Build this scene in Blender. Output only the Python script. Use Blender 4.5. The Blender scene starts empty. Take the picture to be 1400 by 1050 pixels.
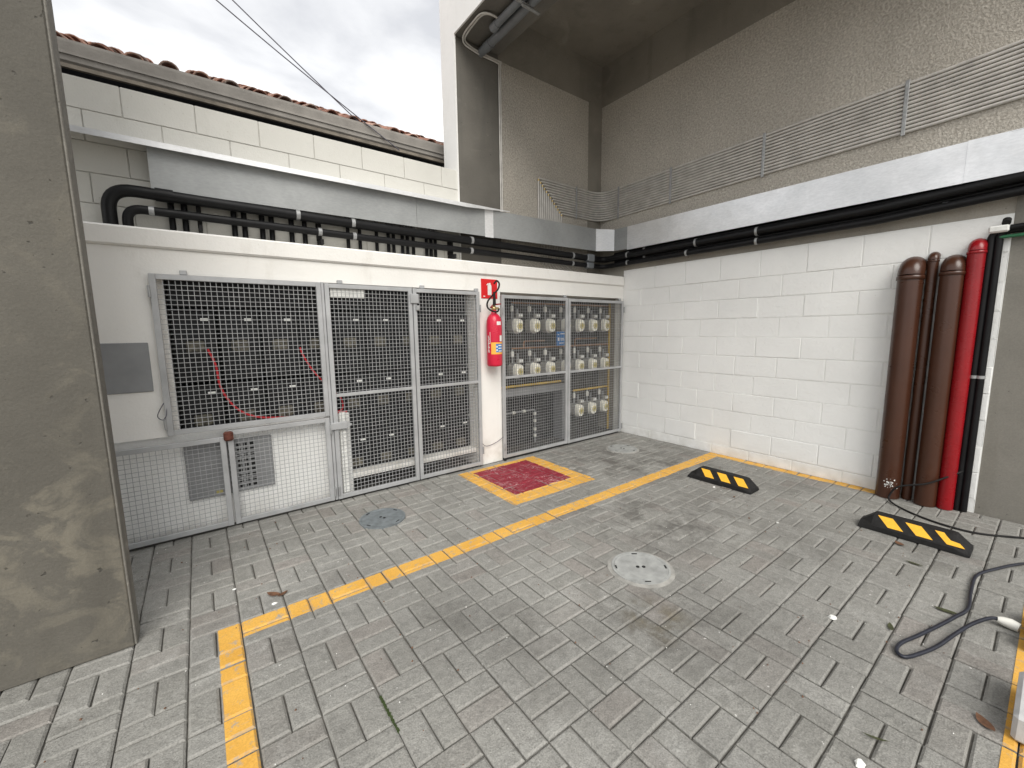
import bpy, math, random
from mathutils import Vector, Matrix, noise as mnoise
random.seed(7)
scene = bpy.context.scene
COL = scene.collection
PI = math.pi

# ------------------------------------------------------------------ camera
cam_data = bpy.data.cameras.new('camera')
cam = bpy.data.objects.new('camera', cam_data)
COL.objects.link(cam)
CAM = Vector((-4.65277, -3.65368, 1.44024))
RGT = Vector((0.7985138, -0.6018350, -0.0130511))
UPV = Vector((0.0883043, 0.0956611, 0.9914894))
FWD = Vector((0.5954645, 0.7928705, -0.1295313))
m = Matrix((( RGT.x, UPV.x, -FWD.x, CAM.x), (RGT.y, UPV.y, -FWD.y, CAM.y), (RGT.z, UPV.z, -FWD.z, CAM.z), (0, 0, 0, 1)))
cam.matrix_world = m
cam_data.sensor_width = 36.0
cam_data.lens = 14.597
cam_data.clip_start = 0.02
cam_data.clip_end = 500
scene.camera = cam

# ------------------------------------------------------------------ sky and sun
SUN_EL, SUN_AZ = math.radians(43), math.radians(203)      # azimuth clockwise from +Y
world = bpy.data.worlds.new('World')
scene.world = world
world.use_nodes = True
wt = world.node_tree
for n in list(wt.nodes): wt.nodes.remove(n)
def wn(t, **k):
    n = wt.nodes.new(t)
    for a, b in k.items(): setattr(n, a, b)
    return n
out = wn('ShaderNodeOutputWorld'); bg = wn('ShaderNodeBackground'); bg.inputs['Strength'].default_value = 0.1
sky = wn('ShaderNodeTexSky', sky_type='NISHITA', sun_disc=False, sun_elevation=SUN_EL, sun_rotation=SUN_AZ)
tc = wn('ShaderNodeTexCoord')
sep = wn('ShaderNodeSeparateXYZ'); wt.links.new(tc.outputs['Generated'], sep.inputs[0])
zc = wn('ShaderNodeMath', operation='MAXIMUM'); zc.inputs[1].default_value = 0.09; wt.links.new(sep.outputs['Z'], zc.inputs[0])
dx = wn('ShaderNodeMath', operation='DIVIDE'); dy = wn('ShaderNodeMath', operation='DIVIDE')
wt.links.new(sep.outputs['X'], dx.inputs[0]); wt.links.new(zc.outputs[0], dx.inputs[1])
wt.links.new(sep.outputs['Y'], dy.inputs[0]); wt.links.new(zc.outputs[0], dy.inputs[1])
cmb = wn('ShaderNodeCombineXYZ'); wt.links.new(dx.outputs[0], cmb.inputs[0]); wt.links.new(dy.outputs[0], cmb.inputs[1])
cl = wn('ShaderNodeTexNoise'); cl.inputs['Scale'].default_value = 1.25; cl.inputs['Detail'].default_value = 7; cl.inputs['Roughness'].default_value = 0.52; cl.inputs['Distortion'].default_value = 0.25
wt.links.new(cmb.outputs[0], cl.inputs['Vector'])
cr = wn('ShaderNodeValToRGB')
cr.color_ramp.elements[0].position = 0.36; cr.color_ramp.elements[0].color = (3.75, 3.8, 3.95, 1)
cr.color_ramp.elements[1].position = 0.62; cr.color_ramp.elements[1].color = (8.8, 8.8, 8.6, 1)
e = cr.color_ramp.elements.new(0.5); e.color = (5.2, 5.22, 5.25, 1)
wt.links.new(cl.outputs['Fac'], cr.inputs[0])
mx = wn('ShaderNodeMixRGB'); mx.inputs[0].default_value = 0.94
wt.links.new(sky.outputs[0], mx.inputs[1]); wt.links.new(cr.outputs[0], mx.inputs[2])
wt.links.new(mx.outputs[0], bg.inputs['Color']); wt.links.new(bg.outputs[0], out.inputs['Surface'])

sd = bpy.data.lights.new('sun', 'SUN'); sd.energy = 1.5; sd.angle = math.radians(40); sd.color = (1.0, 0.965, 0.90)
sun = bpy.data.objects.new('sun', sd); COL.objects.link(sun)
dvec = Vector((math.sin(SUN_AZ) * math.cos(SUN_EL), math.cos(SUN_AZ) * math.cos(SUN_EL), math.sin(SUN_EL)))
sun.rotation_euler = dvec.to_track_quat('Z', 'Y').to_euler()
sun.location = (-8, -8, 12)
scene.view_settings.view_transform = 'Standard'
scene.view_settings.look = 'None'
scene.view_settings.gamma = 1.0
scene.view_settings.exposure = 1.05
scene.view_settings.use_curve_mapping = False

# ------------------------------------------------------------------ materials
class NT:
    def __init__(s, name):
        s.m = bpy.data.materials.new(name); s.m.use_nodes = True; s.t = s.m.node_tree
        s.b = s.t.nodes['Principled BSDF']
        s.geo = s.n('ShaderNodeNewGeometry'); s.pos = s.geo.outputs['Position']
    def n(s, t, **k):
        n = s.t.nodes.new(t)
        for a, b in k.items(): setattr(n, a, b)
        return n
    def l(s, a, b): s.t.links.new(a, b)
    def noise(s, scale, detail=4, rough=0.55, vec=None, dist=0.0):
        n = s.n('ShaderNodeTexNoise'); n.inputs['Scale'].default_value = scale; n.inputs['Detail'].default_value = detail
        n.inputs['Roughness'].default_value = rough; n.inputs['Distortion'].default_value = dist
        s.l(vec or s.pos, n.inputs['Vector']); return n.outputs['Fac']
    def ramp(s, fac, stops):
        r = s.n('ShaderNodeValToRGB'); els = r.color_ramp.elements
        while len(els) < len(stops): els.new(0.5)
        for e, (p, c) in zip(els, stops):
            e.position = p; e.color = (c, c, c, 1) if isinstance(c, (int, float)) else (*c, 1)
        s.l(fac, r.inputs[0]); return r.outputs[0]
    def mix(s, fac, a, b, mode='MIX'):
        x = s.n('ShaderNodeMixRGB', blend_type=mode)
        for i, v in ((0, fac), (1, a), (2, b)):
            if isinstance(v, (int, float)): x.inputs[i].default_value = v if i == 0 else (v, v, v, 1)
            elif isinstance(v, tuple): x.inputs[i].default_value = (*v, 1)
            else: s.l(v, x.inputs[i])
        return x.outputs[0]
    def math(s, op, a, b=0.0, clamp=False):
        x = s.n('ShaderNodeMath', operation=op); x.use_clamp = clamp
        for i, v in ((0, a), (1, b)):
            if isinstance(v, (int, float)): x.inputs[i].default_value = v
            else: s.l(v, x.inputs[i])
        return x.outputs[0]
    def bump(s, h, strength=0.3, dist=0.01, prev=None):
        b = s.n('ShaderNodeBump'); b.inputs['Strength'].default_value = strength; b.inputs['Distance'].default_value = dist
        s.l(h, b.inputs['Height'])
        if prev is not None: s.l(prev, b.inputs['Normal'])
        s.l(b.outputs[0], s.b.inputs['Normal']); return b.outputs[0]
    def fin(s, col=None, rough=0.7, metal=0.0, spec=0.5):
        if col is not None:
            if isinstance(col, tuple): s.b.inputs['Base Color'].default_value = (*col, 1)
            else: s.l(col, s.b.inputs['Base Color'])
        if isinstance(rough, (int, float)): s.b.inputs['Roughness'].default_value = rough
        else: s.l(rough, s.b.inputs['Roughness'])
        s.b.inputs['Metallic'].default_value = metal
        s.b.inputs['Specular IOR Level'].default_value = spec
        return s.m
    def rnd(s):
        oi = s.n('ShaderNodeObjectInfo')
        return s.math('FRACT', s.math('ADD', oi.outputs['Random'], s.geo.outputs['Random Per Island']))
    def blot(s, x, y, r, soft=0.6):
        """a stain patch round (x, y) on the ground, 1 inside"""
        v = s.n('ShaderNodeVectorMath', operation='DISTANCE')
        mp = s.n('ShaderNodeVectorMath', operation='MULTIPLY'); mp.inputs[1].default_value = (1, 1, 0); s.l(s.pos, mp.inputs[0])
        s.l(mp.outputs[0], v.inputs[0]); v.inputs[1].default_value = (x, y, 0)
        mr = s.n('ShaderNodeMapRange'); mr.inputs['From Min'].default_value = r * (1 - soft); mr.inputs['From Max'].default_value = r
        mr.inputs['To Min'].default_value = 1; mr.inputs['To Max'].default_value = 0; s.l(v.outputs['Value'], mr.inputs['Value'])
        return mr.outputs[0]
    def stretch(s, v):
        mp = s.n('ShaderNodeVectorMath', operation='MULTIPLY'); mp.inputs[1].default_value = v; s.l(s.pos, mp.inputs[0]); return mp.outputs[0]

def simple(name, col, rough=0.5, metal=0.0, var=0.15, scale=9, bump=0.0, spec=0.5):
    t = NT(name)
    f = t.noise(scale, 5)
    lo = tuple(c * (1 - var) for c in col); hi = tuple(min(1, c * (1 + var)) for c in col)
    c = t.ramp(f, [(0.3, lo), (0.7, hi)])
    if bump: t.bump(t.noise(scale * 12, 3), bump, 0.004)
    r = t.math('ADD', t.math('MULTIPLY', t.noise(scale * 2.3, 3), 0.25), rough - 0.12)
    return t.fin(c, r, metal, spec)

def make_paver_material():
    t = NT('paver_concrete')
    r = t.rnd()
    base = t.ramp(r, [(0.0, (0.242, 0.237, 0.218)), (0.35, (0.258, 0.253, 0.234)), (0.7, (0.268, 0.263, 0.244)), (1.0, (0.286, 0.281, 0.262))])
    pink = t.ramp(t.math('FRACT', t.math('MULTIPLY', r, 7.31)), [(0.8, 0.0), (1.0, 0.35)])
    base = t.mix(pink, base, (0.25, 0.21, 0.19))
    big = t.noise(1.3, 5, 0.6)
    c = t.mix(0.85, base, t.ramp(big, [(0.3, 0.72), (0.55, 1.0), (0.75, 1.12)]), 'MULTIPLY')
    # dust and lime bloom
    bl = t.math('MULTIPLY', t.ramp(t.noise(5.5, 6, 0.65, dist=0.6), [(0.52, 0.0), (0.72, 0.6)]), t.ramp(t.noise(0.8, 2), [(0.4, 0.1), (0.6, 0.9)]))
    c = t.mix(bl, c, (0.40, 0.395, 0.375))
    # oily, damp marks: patches with ragged edges
    wob = t.noise(4.5, 6, 0.65)
    st = None
    for (x, y, rr, k) in ((-0.95, -0.95, 0.95, .85), (-1.35, -0.55, 0.7, .6), (-2.0, -1.95, 0.75, .8), (-2.2, -1.55, .6, .5), (-1.25, -2.1, 0.45, .5), (-3.0, -2.55, 0.35, .8), (-2.75, -2.75, .5, .45),
                          (-3.5, -2.13, 0.2, .55), (-3.85, -1.95, .28, .4), (-1.6, -2.7, 0.7, .35), (-3.55, -2.4, .45, .3), (-1.0, -3.1, .5, .35), (-0.4, -2.3, .5, .3)):
        b = t.math('MULTIPLY', t.blot(x, y, rr, 0.8), k)
        st = b if st is None else t.math('MAXIMUM', st, b)
    st = t.math('MULTIPLY', st, t.ramp(wob, [(0.42, 0.0), (0.58, 1.0)]))
    c = t.mix(t.math('MULTIPLY', st, 0.95, True), c, t.mix(r, (0.085, 0.08, 0.073), (0.125, 0.118, 0.106)))
    rust = t.math('MULTIPLY', t.blot(-2.95, -2.55, 0.2, .7), t.ramp(wob, [(0.45, 0), (0.6, .6)]))
    c = t.mix(rust, c, (0.17, 0.14, 0.085))
    # grit: fine light and dark specks
    sp = t.noise(160, 3, 0.7)
    c = t.mix(0.7, c, t.ramp(sp, [(0.3, 0.6), (0.5, 1.0), (0.68, 1.38)]), 'MULTIPLY')
    c = t.mix(0.5, c, t.ramp(t.noise(24, 5, .68, dist=.4), [(0.32, 0.68), (0.5, 1.0), (0.68, 1.22)]), 'MULTIPLY')
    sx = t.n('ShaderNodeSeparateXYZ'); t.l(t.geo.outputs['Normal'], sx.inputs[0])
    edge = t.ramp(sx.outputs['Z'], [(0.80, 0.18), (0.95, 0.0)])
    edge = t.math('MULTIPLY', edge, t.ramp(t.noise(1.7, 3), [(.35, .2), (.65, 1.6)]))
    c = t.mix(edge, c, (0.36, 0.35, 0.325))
    pits = t.ramp(t.noise(52, 3, 0.6), [(0.66, 0.0), (0.72, 0.55)])
    c = t.mix(pits, c, (0.12, 0.117, 0.11))
    wv = t.ramp(t.noise(38, 2), [(0.745, 0.0), (0.755, 0.8)])
    c = t.mix(wv, c, (0.62, 0.61, 0.58))
    h = t.math('ADD', t.noise(170, 3, 0.7), t.math('MULTIPLY', t.noise(35, 4), 1.8))
    t.bump(h, 0.9, 0.0045)
    return t.fin(c, 0.88, 0, 0.3)

def make_paint_material(name, col, dark, wear, scratch=False):
    t = NT(name)
    f = t.noise(26, 6, 0.68)
    c = t.ramp(t.noise(3.5, 4), [(0.3, dark), (0.7, col)])
    c = t.mix(0.5, c, t.ramp(t.noise(140, 3, .7), [(0.3, 0.7), (0.7, 1.25)]), 'MULTIPLY')
    w = t.math('MULTIPLY', t.ramp(f, [(0.56, 0.0), (0.68, 1.0)]), wear)
    c = t.mix(w, c, (0.33, 0.31, 0.27))
    sx = t.n('ShaderNodeSeparateXYZ'); t.l(t.geo.outputs['Normal'], sx.inputs[0])
    ew = t.math('MULTIPLY', t.ramp(sx.outputs['Z'], [(0.80, 1.0), (0.95, 0.0)]), t.ramp(t.noise(18, 5, .65), [(.42, 0.0), (.6, .55)]))
    if scratch: ew = 0.0
    c = t.mix(ew, c, (0.27, 0.25, 0.21))
    if scratch:
        s1 = t.noise(11, 5, 0.7, t.stretch((1.0, 6.0, 1.0)), 0.8); s2 = t.noise(11, 5, 0.7, t.stretch((6.0, 1.0, 1.0)), 0.8)
        s3 = t.noise(7, 6, .7, dist=.5)
        sc = t.math('MAXIMUM', t.ramp(s1, [(0.57, 0.0), (0.62, 0.9)]), t.ramp(s2, [(0.57, 0.0), (0.62, 0.9)]))
        sc = t.math('MULTIPLY', sc, t.ramp(t.noise(3.0, 3), [(0.42, 0.1), (0.58, 1.0)]))
        sc = t.math('MAXIMUM', sc, t.ramp(s3, [(0.60, 0.0), (0.68, 0.55)]))
        c = t.mix(sc, c, (0.52, 0.36, 0.36))
    t.bump(t.math('ADD', t.noise(170, 3, 0.7), t.noise(35, 4)), 0.4, 0.003)
    return t.fin(c, 0.7, 0, 0.35)

def make_white_wall(name, col, dirt, stain=0.5, bump=0.35, bscale=70, grime_z=None):
    t = NT(name)
    c = t.mix(0.6, col, t.ramp(t.noise(1.4, 5, .6), [(0.25, 0.86), (0.6, 1.0)]), 'MULTIPLY')
    d = t.math('MULTIPLY', t.ramp(t.noise(5, 6, .65, t.stretch((1, 1, .35))), [(0.58, 0.0), (0.75, 0.45)]), stain)
    c = t.mix(d, c, dirt)
    if grime_z is not None:
        sx = t.n('ShaderNodeSeparateXYZ'); t.l(t.pos, sx.inputs[0])
        g = t.n('ShaderNodeMapRange'); g.inputs['From Min'].default_value = 0.0; g.inputs['From Max'].default_value = grime_z
        g.inputs['To Min'].default_value = 1; g.inputs['To Max'].default_value = 0; t.l(sx.outputs['Z'], g.inputs['Value'])
        k = t.math('MULTIPLY', g.outputs[0], t.ramp(t.noise(7, 5), [(0.4, 0.0), (0.65, 0.55)]))
        c = t.mix(k, c, dirt)
    sp = t.ramp(t.noise(60, 2), [(0.74, 0.0), (0.77, 0.6)])
    c = t.mix(sp, c, dirt)
    t.bump(t.math('ADD', t.noise(bscale, 4, .6), t.math('MULTIPLY', t.noise(bscale * 0.2, 3), 1.2)), bump, 0.006)
    return t.fin(c, 0.62, 0, 0.35)

def make_concrete(name, col, patch, streak, bump=0.25, patch_scale=2.2, patch_lo=.52, patch_hi=.62, patch_amt=.7):
    t = NT(name)
    c = t.mix(0.8, col, t.ramp(t.noise(1.1, 6, .6), [(0.28, 0.66), (0.55, 1.0), (0.78, 1.18)]), 'MULTIPLY')
    p = t.math('MULTIPLY', t.ramp(t.noise(patch_scale, 7, .62, t.stretch((1, 1, 1.2)), 1.1), [(patch_lo, 0.0), (patch_hi, patch_amt)]), t.ramp(t.noise(1.0, 2, .5), [(.38, .25), (.6, 1)]))
    c = t.mix(p, c, patch)
    s = t.ramp(t.noise(2.5, 5, .6, t.stretch((1.6, 1.6, .18))), [(0.55, 0.0), (0.72, 0.5)])
    c = t.mix(s, c, streak)
    c = t.mix(0.4, c, t.ramp(t.noise(110, 3, .7), [(0.3, 0.75), (0.7, 1.2)]), 'MULTIPLY')
    h = t.ramp(t.noise(30, 2), [(0.70, 1.0), (0.76, 0.0)])
    c = t.mix(t.math('SUBTRACT', 1.0, h), c, tuple(v * .5 for v in col))
    b = t.bump(t.math('ADD', t.math('ADD', t.noise(9, 5, .6), t.math('MULTIPLY', t.noise(70, 4, .65), .5)), t.math('MULTIPLY', h, 0.6)), bump, 0.008)
    return t.fin(c, 0.8, 0, 0.35)

def make_plaster():
    t = NT('rough_cast_plaster')
    n = t.noise(58, 4, .6, dist=.3)
    v = t.n('ShaderNodeTexVoronoi'); v.inputs['Scale'].default_value = 75; t.l(t.pos, v.inputs['Vector'])
    h = t.math('ADD', t.ramp(n, [(0.38, 0.0), (0.62, 1.0)]), t.math('MULTIPLY', v.outputs['Distance'], 0.5))
    c = t.ramp(n, [(0.33, (0.365, 0.336, 0.292)), (0.5, (0.485, 0.45, 0.396)), (0.66, (0.61, 0.572, 0.508))])
    c = t.mix(0.8, c, t.ramp(t.noise(1.1, 6, .6), [(0.3, 0.82), (0.7, 1.1)]), 'MULTIPLY')
    c = t.mix(t.ramp(t.noise(3.0, 5, .6, t.stretch((1.5, 1.5, .2))), [(.55, 0), (.75, .2)]), c, (.32, .295, .255))
    t.bump(h, 0.5, 0.008)
    return t.fin(c, 0.9, 0, 0.25)

def make_sheet_metal(name, lo, hi, rough=.42, metal=.75, scale=1.6):
    t = NT(name)
    c = t.ramp(t.noise(scale, 6, .62, dist=.5), [(0.3, lo), (0.7, hi)])
    c = t.mix(.3, c, t.ramp(t.noise(28, 4, .6, t.stretch((1, 1, 3))), [(.35, .8), (.65, 1.15)]), 'MULTIPLY')
    t.bump(t.noise(2.2, 3), .25, .03)
    r = t.math('ADD', t.math('MULTIPLY', t.noise(6, 5), .25), rough - .12)
    return t.fin(c, r, metal, .5)

def make_tile():
    t = NT('terracotta')
    r = t.rnd()
    c = t.ramp(r, [(0, (.24, .12, .09)), (.5, (.36, .19, .14)), (.8, (.46, .30, .24)), (1, (.20, .15, .13))])
    c = t.mix(t.ramp(t.noise(9, 5), [(.5, 0), (.68, .8)]), c, (.10, .09, .08))
    c = t.mix(t.ramp(t.noise(17, 4), [(.6, 0), (.7, .6)]), c, (.45, .36, .30))
    t.bump(t.noise(40, 4), .3, .006)
    return t.fin(c, .85, 0, .25)

M = {}
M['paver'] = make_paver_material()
M['bed'] = simple('sand_joint', (0.115, 0.108, 0.095), .95, 0, .45, 22, .5)
M['yellow'] = make_paint_material('yellow_floor_paint', (0.72, 0.41, 0.085), (0.62, 0.33, 0.055), 1.0)
M['red_floor'] = make_paint_material('red_floor_paint', (0.26, 0.018, 0.035), (0.20, 0.014, 0.028), .35, True)
M['white_block'] = make_white_wall('white_block_paint', (0.86, 0.86, 0.84), (0.56, 0.54, 0.49), .15, .5, 55, .18)
M['white_render'] = make_white_wall('white_render_paint', (0.80, 0.785, 0.75), (0.42, 0.38, 0.31), .55, .28, 60, .4)
M['cream'] = make_white_wall('cream_block_paint', (0.63, 0.62, 0.575), (0.36, 0.33, 0.27), .45, .35, 80)
M['cream_joint'] = simple('cream_mortar', (0.56, 0.55, 0.51), .9, 0, .2, 14)
M['white_joint'] = make_white_wall('white_joint_paint', (0.84, 0.835, 0.81), (0.4, 0.37, 0.32), .3, .4, 70)
M['facade'] = make_white_wall('white_facade_paint', (0.80, 0.79, 0.77), (0.45, 0.43, 0.38), .35, .25, 40)
M['concrete_pillar'] = make_concrete('pillar_concrete', (0.112, 0.104, 0.088), (0.19, 0.172, 0.135), (0.07, 0.065, 0.055), .5, 4.8, .51, .61, .7)
M['concrete_dark'] = make_concrete('soffit_concrete', (0.26, 0.24, 0.205), (0.37, 0.345, 0.295), (0.15, 0.138, 0.118), .3, 1.6, .55, .7, .5)
M['pillar_lit_edge'] = make_concrete('pillar_edge_skylit', (0.20, 0.19, 0.168), (0.30, 0.285, 0.25), (0.08, 0.075, 0.065), .5, 7)  # paler concrete colour paints skylight onto the pillar's side face
M['concrete_grey'] = make_concrete('grey_column_concrete', (0.155, 0.145, 0.127), (0.27, 0.25, 0.23), (0.10, 0.097, 0.09), .25, 3.2, .62, .7, .6)
M['concrete_beige'] = make_concrete('beige_column_concrete', (0.22, 0.208, 0.182), (0.29, 0.275, 0.24), (0.16, 0.145, 0.12), .2, 1.5, .5, .7, .5)
M['concrete_band'] = make_concrete('band_concrete', (0.36, 0.335, 0.29), (0.40, 0.37, 0.32), (0.22, 0.20, 0.17), .2)
M['plaster'] = make_plaster()
M['trunk_grey'] = make_sheet_metal('galvanised_grey', (0.30, 0.31, 0.31), (0.40, 0.41, 0.41), .55, .35)
M['trunk_bright'] = make_sheet_metal('galvanised_bright', (0.66, 0.67, 0.68), (0.86, 0.86, 0.87), .34, .7, 2.2)
M['flash'] = make_sheet_metal('flashing_zinc', (0.62, 0.63, 0.64), (0.80, 0.80, 0.80), .45, .3)
M['gate'] = simple('grey_gate_paint', (0.40, 0.405, 0.41), .5, .25, .12, 8, .1)
M['wire'] = simple('galvanised_wire', (0.38, 0.385, 0.39), .5, .3, .15, 12)
M['plate'] = simple('grey_cover_paint', (0.25, 0.255, 0.26), .55, .1, .1, 7)
M['black_pvc'] = simple('black_conduit', (0.0065, 0.0065, 0.0072), .45, 0, .3, 9, 0, .25)
M['black_rubber'] = simple('black_rubber', (0.013, 0.0125, 0.0125), .75, 0, .35, 30, .25, .3)
M['blackbox'] = simple('smoked_cover', (0.013, 0.0135, 0.0145), .45, 0, .3, 5, 0, .2)
M['darkback'] = simple('dark_board', (0.022, 0.022, 0.023), .7, 0, .3, 4)
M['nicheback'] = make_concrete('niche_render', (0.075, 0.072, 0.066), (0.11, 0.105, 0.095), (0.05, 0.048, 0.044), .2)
M['label'] = simple('white_label', (0.75, 0.75, 0.72), .6, 0, .1, 20)
M['meterdim'] = simple('meter_face', (0.085, 0.078, 0.058), .5, 0, .9, 40)
M['cream_plastic'] = simple('cream_meter_case', (0.86, 0.84, 0.75), .42, 0, .12, 10)
M['meter_grey'] = simple('grey_meter_case', (0.46, 0.45, 0.42), .45, .2, .15, 10)
M['gold'] = simple('brass_dial', (0.42, 0.36, 0.12), .4, .3, .3, 30)
M['dial'] = simple('pale_dial', (0.62, 0.55, 0.32), .45, 0, .15, 30)
M['brass'] = simple('brass', (0.55, 0.42, 0.20), .35, .8, .2, 20)
M['copper'] = simple('copper_pipe', (0.33, 0.19, 0.11), .4, .7, .25, 14)
M['yellow_pipe'] = simple('yellow_gas_paint', (0.62, 0.40, 0.05), .45, 0, .2, 12)
M['steel'] = simple('zinc_fitting', (0.34, 0.345, 0.345), .45, .4, .2, 25)
M['conduit_grey'] = simple('grey_thin_conduit', (0.56, 0.54, 0.505), .5, .15, .15, 10)
M['pvc_grey'] = simple('grey_pvc', (0.17, 0.18, 0.19), .4, 0, .15, 7)
M['red_paint'] = simple('red_gloss', (0.25, 0.005, 0.009), .28, 0, .12, 6)
M['red_ext'] = simple('red_extinguisher', (0.60, 0.016, 0.05), .3, 0, .08, 6)
M['red_sign'] = simple('red_sign', (0.62, 0.01, 0.012), .45, 0, .05, 6)
M['red_cable'] = simple('red_cable', (0.55, 0.02, 0.03), .5, 0, .2, 20)
M['brown'] = simple('brown_pipe_paint', (0.056, 0.021, 0.011), .30, 0, .12, 3, .012)
M['orange_label'] = simple('orange_label', (0.85, 0.42, 0.06), .5, 0, .08, 20)
M['blue'] = simple('blue_print', (0.03, 0.17, 0.45), .5, 0, .1, 20)
M['green'] = simple('green_tube', (0.02, 0.14, 0.06), .5, 0, .2, 12)
M['stripe'] = simple('yellow_reflector', (0.86, 0.45, 0.03), .35, 0, .08, 60)
M['cover_blue'] = simple('blue_grey_cover', (0.17, 0.19, 0.20), .6, .1, .25, 22, .3)
M['cover_grey'] = simple('pale_cover_concrete', (0.315, 0.32, 0.31), .75, 0, .22, 16, .35)
M['mortar'] = simple('mortar_ring', (0.30, 0.292, 0.27), .9, 0, .25, 14, .5)
M['hole'] = simple('dark_hole', (0.01, 0.01, 0.01), .9)
M['cable_blue'] = simple('dark_blue_cable', (0.012, 0.014, 0.024), .45, 0, .3, 25)
M['plug'] = simple('white_plastic', (0.72, 0.71, 0.66), .45, 0, .08, 15)
M['tile'] = make_tile()
M['gutter'] = simple('fibre_cement', (0.29, 0.272, 0.25), .8, 0, .2, 5, .3)
M['wood'] = simple('weathered_wood', (0.20, 0.175, 0.145), .85, 0, .3, 8, .3)
M['eave_shadow'] = simple('eave_shadow', (0.02, 0.022, 0.03), .9)  # near-black colour paints in the shadow under the eave and on the wall
M['leaf'] = simple('dry_leaf', (0.13, 0.062, 0.032), .8, 0, .4, 60)
M['leaf_green'] = simple('green_leaf', (0.045, 0.05, 0.02), .7, 0, .4, 60)
M['paper'] = simple('white_scrap', (0.75, 0.75, 0.72), .8, 0, .1, 60)
M['moss'] = simple('moss', (0.05, 0.075, 0.022), .95, 0, .4, 80, .5)
M['rust'] = simple('rusty_steel', (0.13, 0.042, 0.028), .8, .2, .4, 60, .3)
M['wire_dark'] = simple('overhead_cable', (0.10, 0.095, 0.12), .6)
M['grey_block'] = simple('pale_concrete_block', (0.48, 0.48, 0.48), .75, 0, .12, 12, .2)
M['earth'] = simple('ground_earth', (0.20, 0.18, 0.15), .95, 0, .3, 1)

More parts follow.
